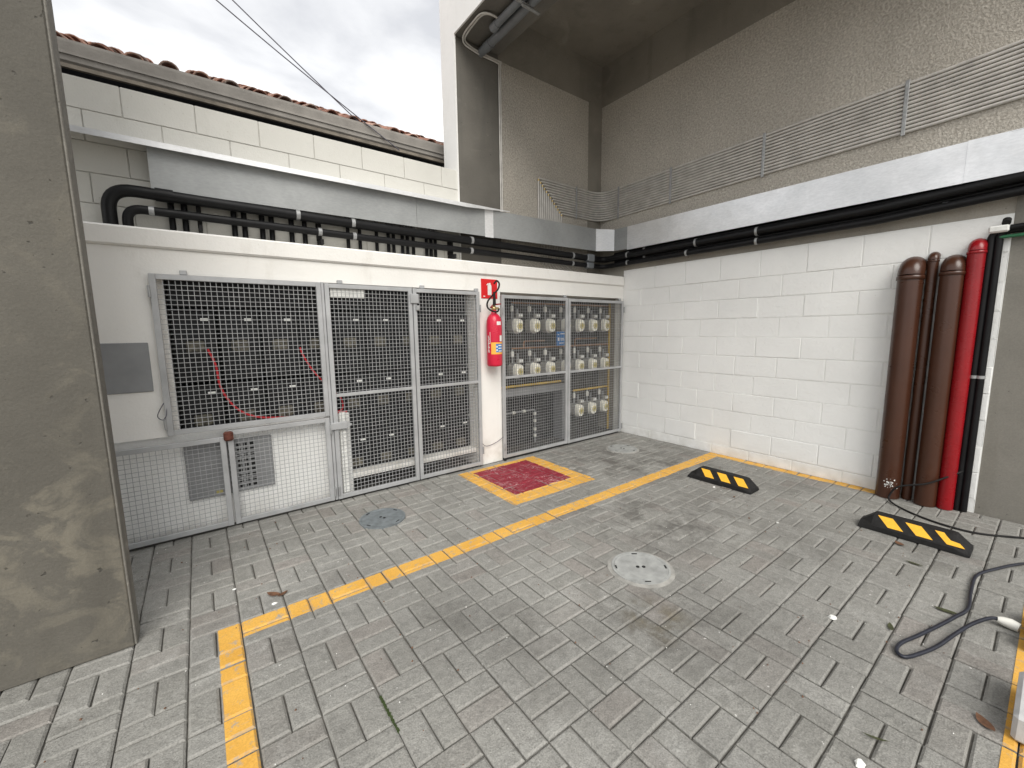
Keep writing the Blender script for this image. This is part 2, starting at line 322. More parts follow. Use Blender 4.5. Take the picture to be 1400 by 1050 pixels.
# ------------------------------------------------------------------ mesh helpers
class MB:
    def __init__(s): s.v = []; s.f = []; s.sm = []
    def add(s, vs, fs, smooth=False):
        o = len(s.v); s.v += [Vector(v) for v in vs]; s.f += [tuple(i + o for i in f) for f in fs]; s.sm += [smooth] * len(fs); return s
    def box(s, x0, x1, y0, y1, z0, z1):
        return s.add([(x0, y0, z0), (x1, y0, z0), (x1, y1, z0), (x0, y1, z0), (x0, y0, z1), (x1, y0, z1), (x1, y1, z1), (x0, y1, z1)],
                     [(0, 3, 2, 1), (4, 5, 6, 7), (0, 1, 5, 4), (1, 2, 6, 5), (2, 3, 7, 6), (3, 0, 4, 7)])
    def cbox(s, x0, x1, y0, y1, z0, z1, c=.006):
        """box with chamfered edges"""
        X = (x0, x1); Y = (y0, y1); Z = (z0, z1); vs = []; idx = {}
        for i in (0, 1):
            for j in (0, 1):
                for k in (0, 1):
                    sx, sy, sz = (1 - 2 * i) * c, (1 - 2 * j) * c, (1 - 2 * k) * c
                    for a, p in enumerate(((X[i], Y[j] + sy, Z[k] + sz), (X[i] + sx, Y[j], Z[k] + sz), (X[i] + sx, Y[j] + sy, Z[k]))):
                        idx[i, j, k, a] = len(vs); vs.append(p)
        fs = []
        for i in (0, 1):
            q = [idx[i, 0, 0, 0], idx[i, 1, 0, 0], idx[i, 1, 1, 0], idx[i, 0, 1, 0]]; fs.append(q if i else q[::-1])
            q = [idx[0, i, 0, 1], idx[0, i, 1, 1], idx[1, i, 1, 1], idx[1, i, 0, 1]]; fs.append(q if i else q[::-1])
            q = [idx[0, 0, i, 2], idx[1, 0, i, 2], idx[1, 1, i, 2], idx[0, 1, i, 2]]; fs.append(q if i else q[::-1])
        cen = Vector(((x0 + x1) / 2, (y0 + y1) / 2, (z0 + z1) / 2))
        def orient(q):
            a, b, d = (Vector(vs[n]) for n in q[:3]); nn = (b - a).cross(d - a); cc = sum((Vector(vs[n]) for n in q), Vector()) / len(q)
            return q if nn.dot(cc - cen) > 0 else q[::-1]
        for i in (0, 1):
            for j in (0, 1):
                fs.append(orient([idx[i, j, 0, 0], idx[i, j, 1, 0], idx[i, j, 1, 1], idx[i, j, 0, 1]]))
                fs.append(orient([idx[i, 0, j, 0], idx[i, 1, j, 0], idx[i, 1, j, 2], idx[i, 0, j, 2]]))
                fs.append(orient([idx[0, i, j, 1], idx[1, i, j, 1], idx[1, i, j, 2], idx[0, i, j, 2]]))
                for k in (0, 1): fs.append(orient([idx[i, j, k, 0], idx[i, j, k, 1], idx[i, j, k, 2]]))
        return s.add(vs, fs)
    def tube(s, pts, r, n=12, caps=True, smooth=True):
        pts = [Vector(p) for p in pts]; rs = r if isinstance(r, (list, tuple)) else [r] * len(pts)
        rings = []; t = (pts[1] - pts[0]).normalized()
        a = Vector((0, 0, 1)) if abs(t.z) < .9 else Vector((1, 0, 0))
        u = t.cross(a).normalized(); w = t.cross(u).normalized()
        vs = []
        for i, p in enumerate(pts):
            t0 = (pts[i] - pts[i - 1]).normalized() if i else (pts[1] - pts[0]).normalized()
            t1 = (pts[i + 1] - pts[i]).normalized() if i < len(pts) - 1 else t0
            tt = (t0 + t1).normalized() if (t0 + t1).length > 1e-6 else t0
            u = (u - tt * u.dot(tt)).normalized(); w = tt.cross(u).normalized()
            k = 1.0 / max(.5, tt.dot(t1))
            for j in range(n):
                th = 2 * PI * j / n; vs.append(p + (u * math.cos(th) + w * math.sin(th)) * rs[i] * (k if 0 < i < len(pts) - 1 else 1))
        o = len(s.v)
        fs = [(i * n + j, i * n + (j + 1) % n, (i + 1) * n + (j + 1) % n, (i + 1) * n + j) for i in range(len(pts) - 1) for j in range(n)]
        s.add(vs, fs, smooth)
        if caps:
            m_ = len(pts) - 1
            s.add([vs[j] for j in range(n)], [tuple(range(n - 1, -1, -1))]); s.add([vs[m_ * n + j] for j in range(n)], [tuple(range(n))])
        return s
    def lathe(s, prof, c, n=24, axis='z', smooth=True):
        """prof: (radius, height) list revolved about an axis through c"""
        vs = []
        for r_, h in prof:
            for j in range(n):
                th = 2 * PI * j / n; a, b = r_ * math.cos(th), r_ * math.sin(th)
                p = {'z': (a, b, h), 'y': (a, -h, b), 'x': (-h, a, b)}[axis]      # y: towards -Y, x: towards -X
                vs.append((c[0] + p[0], c[1] + p[1], c[2] + p[2]))
        k = len(prof)
        fs = [(i * n + j, i * n + (j + 1) % n, (i + 1) * n + (j + 1) % n, (i + 1) * n + j) for i in range(k - 1) for j in range(n)]
        s.add(vs, fs, smooth)
        s.add(vs[:n], [tuple(range(n - 1, -1, -1))]); s.add(vs[-n:], [tuple(range(n))])
        return s
    def prism(s, poly, y0, y1, axis='y'):
        """poly in (x,z) extruded along y"""
        n = len(poly)
        if axis == 'y': vs = [(x, y0, z) for x, z in poly] + [(x, y1, z) for x, z in poly]
        elif axis == 'z': vs = [(x, y, y0) for x, y in poly] + [(x, y, y1) for x, y in poly]
        else: vs = [(y0, x, z) for x, z in poly] + [(y1, x, z) for x, z in poly]
        fs = [tuple(range(n)), tuple(range(2 * n - 1, n - 1, -1))] + [(i, i + n, (i + 1) % n + n, (i + 1) % n) for i in range(n)]
        return s.add(vs, fs)
    def mesh(s, name, org=(0, 0, 0)):
        o = Vector(org); me = bpy.data.meshes.new(name)
        me.from_pydata([tuple(v - o) for v in s.v], [], s.f); me.polygons.foreach_set('use_smooth', s.sm); me.update(); return me

def fillet(pts, r, seg=7):
    pts = [Vector(p) for p in pts]; outp = [pts[0]]
    for i in range(1, len(pts) - 1):
        rr = r[i - 1] if isinstance(r, (list, tuple)) else r
        a = (pts[i - 1] - pts[i]); b = (pts[i + 1] - pts[i])
        ang = a.angle(b)
        if abs(ang - PI) < .02: outp.append(pts[i]); continue
        d = min(rr / math.tan(ang / 2), a.length * .49, b.length * .49)
        p0 = pts[i] + a.normalized() * d; p1 = pts[i] + b.normalized() * d
        for k in range(seg + 1):
            t = k / seg; outp.append(p0 * (1 - t) ** 2 + pts[i] * 2 * t * (1 - t) + p1 * t * t)
    outp.append(pts[-1]); return outp

def props(o, label=None, cat=None, group=None, kind=None):
    if label: o['label'] = label
    if cat: o['category'] = cat
    if group: o['group'] = group
    if kind: o['kind'] = kind
    return o
def root(name, loc, label=None, cat=None, group=None, kind=None):
    o = bpy.data.objects.new(name, None); o.empty_display_size = .1; o.location = loc; COL.objects.link(o)
    return props(o, label, cat, group, kind)
def wloc(o):
    v = Vector((0, 0, 0))
    while o is not None: v = v + o.location; o = o.parent
    return v
def part(name, mb, mat, parent, label=None, kind=None):
    """verts are given in world coordinates (roots are never rotated before copying)"""
    o = bpy.data.objects.new(name, mb.mesh(name, wloc(parent))); o.data.materials.append(mat); COL.objects.link(o); o.parent = parent
    return props(o, label, None, None, kind)
def thing(name, mb, mat, loc, label, cat, group=None, kind=None):
    o = bpy.data.objects.new(name, mb.mesh(name, loc)); o.location = loc; o.data.materials.append(mat); COL.objects.link(o)
    return props(o, label, cat, group, kind)
def copy_tree(o, parent=None):
    c = o.copy(); COL.objects.link(c); c.parent = parent
    for ch in [x for x in COL.objects if x.parent == o]: copy_tree(ch, c)
    return c

# ------------------------------------------------------------------ ground and paving
g = MB().add([(-60, -60, -.06), (60, -60, -.06), (60, 60, -.06), (-60, 60, -.06)], [(0, 1, 2, 3)])
thing('ground', g, M['earth'], (0, 0, 0), 'bare earth under and around the yard', 'ground', kind='structure')
bed = MB().box(-8.2, -.005, -7.0, -.002, -.05, -.015)
paving = bpy.data.objects.new('paving', bed.mesh('paving')); paving.data.materials.append(M['bed']); COL.objects.link(paving)
props(paving, 'grey concrete pavers laid in basket weave in front of the gates', 'paving', kind='structure')

PX, PY, X0, Y0 = 0.2045, 0.2, -4.605, -1.49
GAP, CH, CD = 0.0054, 0.0078, 0.0068
def paver_rects():
    for i in range(-17, 24):
        for j in range(-9, 28):
            x0, y1 = X0 + PX * i, Y0 - PY * j; x1, y0 = x0 + PX, y1 - PY
            if (i + j) % 2 == 0: rs = [(x0, (x0 + x1) / 2, y0, y1, 1), ((x0 + x1) / 2, x1, y0, y1, 1)]
            else: rs = [(x0, x1, y0, (y0 + y1) / 2, 0), (x0, x1, (y0 + y1) / 2, y1, 0)]
            for (a, b, c, d, o) in rs:
                yield a, b, c, d, o
MANHOLES = [(-3.628, -.593), (-2.635, -2.238), (-.688, -.569)]
pav = []
for (a, b, c, d, o) in paver_rects():
    cut = False
    if b > -.008: b = -.008; cut = True
    if d > -.006: d = -.006; cut = True
    if b - a < .03 or d - c < .03 or a < -8.1 or c < -6.9: continue
    g_ = GAP * random.uniform(.7, 1.25) / 2
    if (a + b) / 2 > -2.2 and (c + d) / 2 < -1.4: g_ *= .85
    pav.append(dict(x0=a + g_, x1=b - g_, y0=c + g_, y1=d - g_, o=o, cut=cut, dz=random.gauss(0, .0015), tx=random.gauss(0, .005), ty=random.gauss(0, .005)))
def scr(p):
    q = Vector(p) - CAM; w = q.dot(FWD)
    if w < .15: return None
    return (700 + 567.65 * q.dot(RGT) / w, 525 - 567.65 * q.dot(UPV) / w)
for p in pav:
    pts = [scr((x, y, 0)) for x, y in ((p['x0'], p['y0']), (p['x1'], p['y0']), (p['x1'], p['y1']), (p['x0'], p['y1']))]
    p['area'] = 0
    if None in pts: continue
    cxs = sum(q[0] for q in pts) / 4; cys = sum(q[1] for q in pts) / 4
    if not (0 < cxs < 1400 and 0 < cys < 1050): continue
    if (p['x0'] + p['x1']) / 2 < -5.0 and (p['y0'] + p['y1']) / 2 > -1.2 : continue
    p['area'] = abs(sum(pts[k][0] * pts[(k + 1) % 4][1] - pts[(k + 1) % 4][0] * pts[k][1] for k in range(4))) / 2
order = sorted([p for p in pav if not p['cut']], key=lambda p: -p['area'])
solo = set(id(p) for p in order[:296])
def paver_mesh(lx, ly, rng):
    """chamfered paver centred at the origin, top at 0"""
    hx, hy = lx / 2, ly / 2; j = lambda: rng.uniform(-.0012, .0012)
    v = []
    for z, ins in ((-.045, 0.0), (-CD, 0.0), (0.0, CH)):
        for sx, sy in ((-1, -1), (1, -1), (1, 1), (-1, 1)):
            v.append((sx * (hx - ins) + j(), sy * (hy - ins) + j(), z))
    f = [(8, 9, 10, 11)]
    for k in range(4):
        f.append((k, (k + 1) % 4, 4 + (k + 1) % 4, 4 + k)); f.append((4 + k, 4 + (k + 1) % 4, 8 + (k + 1) % 4, 8 + k))
    return v, f
rng = random.Random(3)
var = {}
for o in (0, 1):
    lx, ly = (PX - GAP, PY / 2 - GAP) if o == 0 else (PX / 2 - GAP, PY - GAP)
    var[o] = []
    for k in range(6):
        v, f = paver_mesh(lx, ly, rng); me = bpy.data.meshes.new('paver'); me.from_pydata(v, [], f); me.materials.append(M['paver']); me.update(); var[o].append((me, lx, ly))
rest = MB()
for p in pav:
    cx_, cy_ = (p['x0'] + p['x1']) / 2, (p['y0'] + p['y1']) / 2
    if id(p) in solo:
        me, lx, ly = rng.choice(var[p['o']])
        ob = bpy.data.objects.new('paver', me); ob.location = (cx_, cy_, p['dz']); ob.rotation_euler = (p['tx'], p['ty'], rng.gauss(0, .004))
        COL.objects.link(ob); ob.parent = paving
        p['x0'], p['x1'], p['y0'], p['y1'] = cx_ - lx / 2, cx_ + lx / 2, cy_ - ly / 2, cy_ + ly / 2
    else:
        v, f = paver_mesh(p['x1'] - p['x0'], p['y1'] - p['y0'], rng)
        R_ = Matrix.Rotation(p['ty'], 3, 'Y') @ Matrix.Rotation(p['tx'], 3, 'X')
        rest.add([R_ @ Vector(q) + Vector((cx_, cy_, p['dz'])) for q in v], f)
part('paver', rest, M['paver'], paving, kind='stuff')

def paint(rects):
    """a coat of paint that follows every paver it lies on"""
    mb = MB()
    for (ax, bx, ay, by) in rects:
        for p in pav:
            x0, x1, y0, y1 = max(ax, p['x0']), min(bx, p['x1']), max(ay, p['y0']), min(by, p['y1'])
            if x1 - x0 < .004 or y1 - y0 < .004: continue
            cx_, cy_ = (p['x0'] + p['x1']) / 2, (p['y0'] + p['y1']) / 2
            z = lambda x, y, d: p['dz'] + d + (y - cy_) * p['tx'] - (x - cx_) * p['ty']
            i = (max(ax, p['x0'] + CH), min(bx, p['x1'] - CH), max(ay, p['y0'] + CH), min(by, p['y1'] - CH))
            if i[1] <= i[0] or i[3] <= i[2]: continue
            inn = [(i[0], i[2]), (i[1], i[2]), (i[1], i[3]), (i[0], i[3])]; oo = [(x0, y0), (x1, y0), (x1, y1), (x0, y1)]
            vs = [(x, y, z(x, y, .0022)) for x, y in inn]
            for (x, y), (xi, yi) in zip(oo, inn):
                k = max(abs(x - xi), abs(y - yi)) / CH
                vs.append((x, y, z(x, y, .0022 - CD * min(1, k))))
            fs = [(0, 1, 2, 3)] + [(4 + k, 4 + (k + 1) % 4, (k + 1) % 4, k) for k in range(4)]
            mb.add(vs, fs)
    return mb
thing('painted_line', paint([(-4.70, -.105, -1.422, -1.298)]), M['yellow'], (-2.4, -1.36, 0), 'long yellow painted line crossing the pavers parallel to the gates', 'floor marking')
thing('painted_line', paint([(-4.70, -4.607, -6.5, -1.423)]), M['yellow'], (-4.65, -3, 0), 'yellow painted line running towards the viewer from the corner near the left pillar', 'floor marking')
thing('painted_line', paint([(-.104, -.01, -2.80, -1.30)]), M['yellow'], (-.05, -2, 0), 'thin yellow painted line along the foot of the white block wall', 'floor marking')
thing('painted_line', paint([(-4.6, -.7, -3.77, -3.655)]), M['yellow'], (-2, -3.7, 0), 'yellow painted line at the right edge beside the pale concrete block', 'floor marking')
sq = root('painted_square', (-2.2, -.57, 0), 'dark red square with wide yellow border painted on pavers below the fire extinguisher', 'floor marking')
part('red_field', paint([(-2.54, -1.855, -.87, -.165)]), M['red_floor'], sq)
part('yellow_border', paint([(-2.68, -1.70, -1.045, -.871), (-2.68, -1.70, -.164, -.09), (-2.68, -2.541, -.870, -.165), (-1.854, -1.70, -.870, -.165)]), M['yellow'], sq)

def manhole(x, y, mat, ang, label, ring=True):
    r = root('manhole_cover', (x, y, 0), label, 'manhole cover', 'round covers set in the pavers')
    if ring:
        part('mortar_ring', MB().lathe([(.196, -.02), (.196, .001), (.172, .0062), (.170, -.01)], (x, y, 0), 40, smooth=False), M['mortar'], r)
    part('frame', MB().lathe([(.172, -.01), (.172, .010), (.158, .010), (.157, .002)], (x, y, 0), 44, smooth=False), mat, r)
    part('lid', MB().lathe([(.156, -.01), (.156, .0095), (.150, .0105), (.148, .0085), (.02, .0095)], (x, y, 0), 44, smooth=False), mat, r)
    for s in (-1, 1):
        a = ang + PI / 2
        part('lifting_hole', MB().lathe([(.011, .0080), (.011, .0116)], (x + s * .018 * math.cos(a), y + s * .018 * math.sin(a), 0), 10, smooth=False), M['hole'], r)
    for k in range(4):
        a = ang + k * PI / 2; c, s_ = math.cos(a), math.sin(a); mb = MB().box(-.017, .017, -.0045, .0045, .008, .0112)
        mb.v = [Vector((x + c * .148 - s_ * v.x - c * v.y, y + s_ * .148 + c * v.x - s_ * v.y, v.z)) for v in mb.v]
        part('slot', mb, M['hole'], r)
manhole(*MANHOLES[0], M['cover_blue'], .5, 'blue-grey round manhole cover in front of the two middle mesh gates', False)
manhole(*MANHOLES[1], M['cover_grey'], .9, 'pale grey round manhole cover inside the parking bay')
manhole(*MANHOLES[2], M['cover_grey'], .2, 'pale round manhole cover near the far corner of the two walls')

# ------------------------------------------------------------------ meter enclosure: low white wall with openings
enc = root('meter_enclosure', (-2.4, .2, 0), 'low white rendered meter enclosure with openings behind mesh gates', 'meter enclosure')
w = MB()
w.box(-7.2, -4.86, 0, .424, .742, 1.999).box(-4.86, -.002, 0, .424, 1.838, 1.999)
w.box(-2.37, -2.052, 0, .424, 0.0, 1.838).box(-.05, -.015, 0, .1, 0, 1.838)
w.box(-4.86, -4.808, .10, .424, .742, 1.838)
part('rendered_wall', w, M['white_render'], enc)
cap = MB().cbox(-7.2, -.014, -.022, .426, 2.0, 2.125, .012)
part('coping', cap, M['white_render'], enc)
part('lower_wall', MB().box(-7.2, -3.655, .055, .13, 0, .741), M['white_block'], enc)
part('shelf', MB().cbox(-3.654, -2.371, .035, .42, .148, .192, .004), M['white_render'], enc)
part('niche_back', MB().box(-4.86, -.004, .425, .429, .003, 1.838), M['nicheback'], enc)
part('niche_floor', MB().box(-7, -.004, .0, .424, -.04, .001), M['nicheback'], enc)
part('cover_plate', MB().cbox(-5.5, -4.916, -.009, -.001, 1.062, 1.388, .003), M['plate'], enc, 'plain grey plate set in the white wall left of the large gate')

# low shelter frame inside the gas niche
lf = MB().box(-2.05, -.86, .22, .40, .655, .735).box(-.93, -.86, .22, .40, .0015, .654)
part('cabinet_frame', lf, M['plate'], enc)
part('cabinet_back', MB().box(-2.05, -.931, .38, .42, .0015, .654), M['darkback'], enc)

# ------------------------------------------------------------------ electric meter boxes
def meter_box(cx_, z0, z1, label):
    x0, x1 = cx_ - .128, cx_ + .128
    r = root('electric_meter_box', (cx_, .27, z0), label, 'meter box', 'dark meter boxes behind the mesh gates')
    part('cover', MB().cbox(x0, x1, .135, .38, z0, z1, .012), M['blackbox'], r)
    part('label_plate', MB().box(cx_ + .042, cx_ + .088, .1335, .1345, z1 - .071, z1 - .052), M['label'], r)
    if z1 - z0 > .3:
        part('meter_face', MB().cbox(cx_ - .055, cx_ + .055, .118, .1345, z1 - .30, z1 - .215, .01), M['meterdim'], r)
        part('rating_plate', MB().box(cx_ - .004, cx_ + .018, .116, .1178, z1 - .285, z1 - .235), M['meterdim'], r)
cols = [-4.667 + .270 * k for k in range(9)]
colname = ['first', 'second', 'third', 'fourth', 'fifth', 'sixth', 'seventh', 'eighth', 'ninth']
for ri, (z0, z1, rn) in enumerate(((1.085, 1.605, 'upper'), (.545, 1.065, 'middle'), (.195, .525, 'bottom'))):
    for k, c in enumerate(cols):
        if ri == 2 and k < 4: continue
        meter_box(c, z0, z1, 'dark smoked meter box, %s from the left in the %s row behind the mesh' % (colname[k], rn) if ri < 2 else
                  'short dark meter box above the white shelf, under the %s upper box from the left' % colname[k])
ub = MB().cbox(-4.80, -2.376, .16, .40, 1.625, 1.83, .01)
thing('busbar_box', ub, M['blackbox'], (-3.6, .28, 1.63), 'long dark busbar box above the electric meters, under the lintel', 'box')
tr = [(-4.60, .10, 1.33), (-4.562, .095, 1.206), (-4.545, .09, 1.041), (-4.475, .085, .894), (-4.365, .085, .805), (-4.192, .085, .768), (-3.864, .085, .752), (-3.66, .09, .75)]
def smooth(pts, n=6):
    P_ = [Vector(p) for p in pts]; o = []
    for i in range(len(P_) - 1):
        p0, p1, p2, p3 = P_[max(i - 1, 0)], P_[i], P_[i + 1], P_[min(i + 2, len(P_) - 1)]
        for k in range(n):
            t = k / n; o.append(.5 * ((2 * p1) + (p2 - p0) * t + (2 * p0 - 5 * p1 + 4 * p2 - p3) * t * t + (3 * p1 - p0 - 3 * p2 + p3) * t ** 3))
    o.append(P_[-1]); return o
thing('red_cable', MB().tube(smooth(tr), .008, 8), M['red_cable'], (-4.2, .09, .75), 'red cable sagging in a long curve behind the large upper left gate', 'cable')
tr2 = [(-3.99, .10, 1.32), (-3.975, .095, 1.26), (-3.915, .09, 1.136), (-3.844, .088, 1.037), (-3.762, .086, .935), (-3.70, .086, .863), (-3.70, .09, .77), (-3.79, .095, .76)]
thing('red_cable', MB().tube(smooth(tr2), .007, 8), M['red_cable'], (-3.85, .09, .77), 'short red cable curving down behind the post left of the double gate', 'cable')

# ------------------------------------------------------------------ gas meters
def gas_meter(x, z, y, label):
    r = root('gas_meter', (x, y, z), label, 'gas meter', 'cream gas meters on the grey niche wall')
    outl = []
    for k in range(22):
        a = 2 * PI * k / 22; rx, rz = .062, .086
        ca, sa = math.cos(a), math.sin(a); ex = .62
        outl.append((math.copysign(abs(ca) ** ex, ca) * rx * (1 if sa > 0 else 1 - .12 * abs(sa)), math.copysign(abs(sa) ** ex, sa) * rz))
    def slab(y0, y1, s0, s1):
        mb = MB(); n = len(outl); vs = [(x + px * s0, y0, z + pz * s0) for px, pz in outl] + [(x + px * s1, y1, z + pz * s1) for px, pz in outl]
        mb.add(vs, [tuple(range(n)), tuple(range(2 * n - 1, n - 1, -1))] + [(i, i + n, (i + 1) % n + n, (i + 1) % n) for i in range(n)]); return mb
    part('back_case', slab(y - .022, y + .075, 1.02, .98), M['meter_grey'], r)
    part('flange', slab(y - .031, y - .0225, 1.09, 1.09), M['steel'], r)
    part('front_case', slab(y - .085, y - .0315, .86, 1.0), M['cream_plastic'], r)
    dl = part('dial', MB().lathe([(.040, .086), (.040, .094), (.034, .096), (.030, .093)], (x + .008, y, z - .004), 22, 'y'), M['dial'], r)
    part('dial_centre', MB().lathe([(.022, .094), (.020, .0975)], (x + .008, y, z - .004), 14, 'y'), M['gold'], dl)
    part('counter', MB().cbox(x - .012, x + .062, y - .08, y - .03, z + .094, z + .142, .006), M['meter_grey'], r)
    part('counter_label', MB().box(x + .0, x + .055, y - .0825, y - .0805, z + .11, z + .135), M['label'], r)
    part('inlet_pipe', MB().tube(fillet([(x - .045, y, z + .086), (x - .045, y, z + .262)], .01), .011, 10), M['steel'], r)
    part('outlet_pipe', MB().tube([(x + .05, y + .02, z + .086), (x + .05, y + .02, z + .2)], .010, 10), M['steel'], r)
    part('valve_nut', MB().lathe([(.013, .165), (.020, .17), (.020, .225), (.012, .232)], (x - .045, y, z), 8, smooth=False), M['plug'], r)
gx = [-1.665, -1.402, -1.151, -.885, -.637, -.382, -.137]
gl = ['leftmost', 'second from the left', 'third from the left', 'fourth from the left', 'fifth from the left', 'sixth from the left', 'rightmost']
for k, x in enumerate(gx):
    gas_meter(x, 1.484, .25, 'cream gas meter with brass dial, %s in the top row' % gl[k])
    gas_meter(x, .956, .25, 'cream gas meter with brass dial, %s in the middle row' % gl[k])
for x, nm in ((gx[4], 'left'), (gx[5], 'middle'), (gx[6], 'right')):
    gas_meter(x, .355, .25, 'cream gas meter with brass dial, %s one of the three in the bottom row' % nm)
gp = root('gas_pipework', (-.9, .25, 1.0), 'yellow and copper gas pipes feeding the rows of cream meters', 'pipework')
part('riser_pipe', MB().tube([(-.03, .215, .003), (-.03, .215, 1.78)], .013, 10), M['yellow_pipe'], gp)
for z, x0, mt in ((1.752, -1.72, 'copper'), (1.222, -1.72, 'copper'), (.622, -.70, 'yellow_pipe')):
    part('header_pipe', MB().tube([(x0, .25, z), (-.046, .25, z), (-.03, .228, z)], .012, 10), M[mt], gp)
part('branch_pipe', MB().tube([(-2.04, .30, .762), (-.88, .30, .762)], .014, 10), M['yellow_pipe'], gp)
for x0, x1, z in ((-1.50, -1.16, 1.30), (-.62, -.2, 1.31), (-.95, -.75, 1.285)):
    part('connector_pipe', MB().tube(fillet([(x0, .30, z - .08), (x0, .30, z), (x1, .30, z)], .03), .010, 8), M['copper'], gp)
wp = MB().tube(fillet([(-1.80, .335, .43), (-1.30, .335, .43), (-1.30, .335, .0025)], .03), .013, 10)
wpr = root('white_water_pipe', (-1.3, .335, .0), 'white pipe with couplings standing inside the low cabinet of the gas niche', 'pipe')
part('pipe', wp, M['plate'], wpr)
for z in (.36, .27, .16, .08): part('coupling', MB().lathe([(.019, z), (.019, z + .035)], (-1.30, .335, 0), 10), M['plug'], wpr)
for x in (-1.66, -1.5): part('coupling', MB().tube([(x, .335, .43), (x + .04, .335, .43)], .019, 10), M['plug'], wpr)
bs = root('blue_sign', (-.95, .19, 1.32), 'small blue notice with white print hanging among the gas meters', 'sign')
part('panel', MB().box(-1.095, -.935, .150, .153, 1.235, 1.412), M['blue'], bs)
pr = MB()
for z, x0, x1 in ((1.378, -.965, -.895), (1.368, -1.008, -.985), (1.318, -.965, -.905), (1.300, -.965, -.90), (1.262, -.99, -.91)): pr.box(x0 - .065, x1 - .065, .1488, .1498, z, z + .011)
pr.box(-1.073, -1.045, .1488, .1498, 1.295, 1.335)
part('print', pr, M['label'], bs)

# ------------------------------------------------------------------ mesh gates
def gate(x0, x1, z0, z1, label, bars=(), post=.036, hinges=(), y=-.042, pitch=.0325, h=.0018):
    r = root('mesh_gate', ((x0 + x1) / 2, y, z0), label, 'gate', 'grey mesh gates of the meter enclosure')
    f = MB(); t = post
    f.cbox(x0, x0 + t, y - .003, y + .027, z0, z1, .003).cbox(x1 - t, x1, y - .003, y + .027, z0, z1, .003)
    f.cbox(x0 + t - .0005, x1 - t + .0005, y - .0015, y + .0255, z1 - t, z1 - .0015, .002).cbox(x0 + t - .0005, x1 - t + .0005, y - .0015, y + .0255, z0 + .0015, z0 + t, .002)
    part('frame', f, M['gate'], r)
    for b in bars: part('cross_bar', MB().cbox(x0 + t, x1 - t, y - .002, y + .02, b - .014, b + .014, .002), M['gate'], r)
    wm = MB()
    n = max(2, round((x1 - x0 - 2 * t) / pitch))
    for k in range(1, n):
        x = x0 + t + (x1 - x0 - 2 * t) * k / n + random.gauss(0, .0006); wm.box(x - h, x + h, y + .0125, y + .0165, z0 + t - .004, z1 - t + .004)
    n = max(2, round((z1 - z0 - 2 * t) / pitch))
    for k in range(1, n):
        z = z0 + t + (z1 - z0 - 2 * t) * k / n + random.gauss(0, .0006); wm.box(x0 + t - .004, x1 - t + .004, y + .0083, y + .0123, z - h, z + h)
    part('wire_mesh', wm, M['wire'], r, kind='stuff')
    for (hx, hz) in hinges:
        part('hinge', MB().tube([(hx, y - .010, hz), (hx, y - .010, hz + .075)], .008, 8), M['steel'], r)
    return r
g1 = gate(-4.872, -3.832, .752, 1.834, 'large mesh gate at upper left without a cross bar, over red cable', hinges=((-4.876, .80), (-4.876, 1.68)))
g2 = gate(-5.60, -4.553, .022, .698, 'low mesh gate half hidden by the pillar, over a white wall', h=.0014)
g3 = gate(-4.542, -3.836, .022, .738, 'low mesh gate with rusty padlock corner, below the large gate', h=.0014, hinges=((-3.834, .06), (-3.834, .60)))
g4 = gate(-3.806, -3.062, .02, 1.830, 'tall mesh gate with white notice at its top', bars=(.915,), hinges=((-3.80, .06),))
g5 = gate(-3.054, -2.338, .02, 1.826, 'tall mesh gate left of the fire extinguisher', bars=(.912,), hinges=((-2.336, .14), (-2.336, 1.62)))
g6 = gate(-2.06, -1.087, .03, 1.808, 'tall mesh gate right of the fire extinguisher, before gas meters', h=.0012, bars=(.925,), hinges=((-2.056, .12), (-2.056, 1.6)))
g7 = gate(-1.079, -.052, .025, 1.802, 'rightmost mesh gate, ending at the white block wall', h=.0012, bars=(.92,), hinges=((-.05, .06), (-.05, 1.65)))
part('post', MB().cbox(-3.830, -3.809, -.038, -.001, .02, 1.838, .002), M['gate'], g1)
for gg, xs, z in ((g1, (-4.69,), 1.836), (g4, (-3.68,), 1.832), (g5, (-2.36, -2.95), 1.828), (g6, (-1.12,), 1.81), (g7, (-.11,), 1.804)):
    for x in xs: part('catch_bracket', MB().cbox(x - .02, x + .02, -.03, -.003, z, z + .03, .003), M['gate'], gg)
part('notice', MB().box(-3.758, -3.487, -.0175, -.0160, 1.722, 1.793), M['label'], g4, 'blank white notice tied behind the mesh')
hasp = part('hasp', MB().cbox(-3.085, -3.005, -.062, -.036, 1.69, 1.775, .004), M['gate'], g5)
part('padlock', MB().cbox(-3.035, -3.0, -.07, -.045, 1.625, 1.672, .006), M['steel'], hasp)
lt = MB().cbox(-3.835, -3.70, -.062, -.036, .63, .69, .004); lt.prism([(-3.70, .632), (-3.66, .662), (-3.70, .688)], -.058, -.042)
part('latch', lt, M['gate'], g4)
part('latch_plate', MB().cbox(-3.752, -3.70, -.0155, -.008, .06, .765, .002), M['label'], g4, 'white strip standing behind the left edge of the mesh')
part('padlock', MB().cbox(-4.565, -4.505, -.075, -.036, .665, .735, .012), M['rust'], g3, 'rusty padlock')
lc = [(-4.86, -.04, 1.0), (-4.90, -.045, .93), (-4.91, -.045, .89), (-4.885, -.045, .868), (-4.865, -.045, .90), (-4.858, -.042, .95), (-4.845, -.04, .975)]
part('wire_loop', MB().tube(smooth(lc), .003, 6), M['wire_dark'], g1)
lc = [(-2.345, -.035, .262), (-2.30, -.03, .215), (-2.22, -.02, .208), (-2.13, -.02, .232), (-2.06, -.035, .275)]
part('wire_loop', MB().tube(smooth(lc), .003, 6), M['wire_dark'], g5)

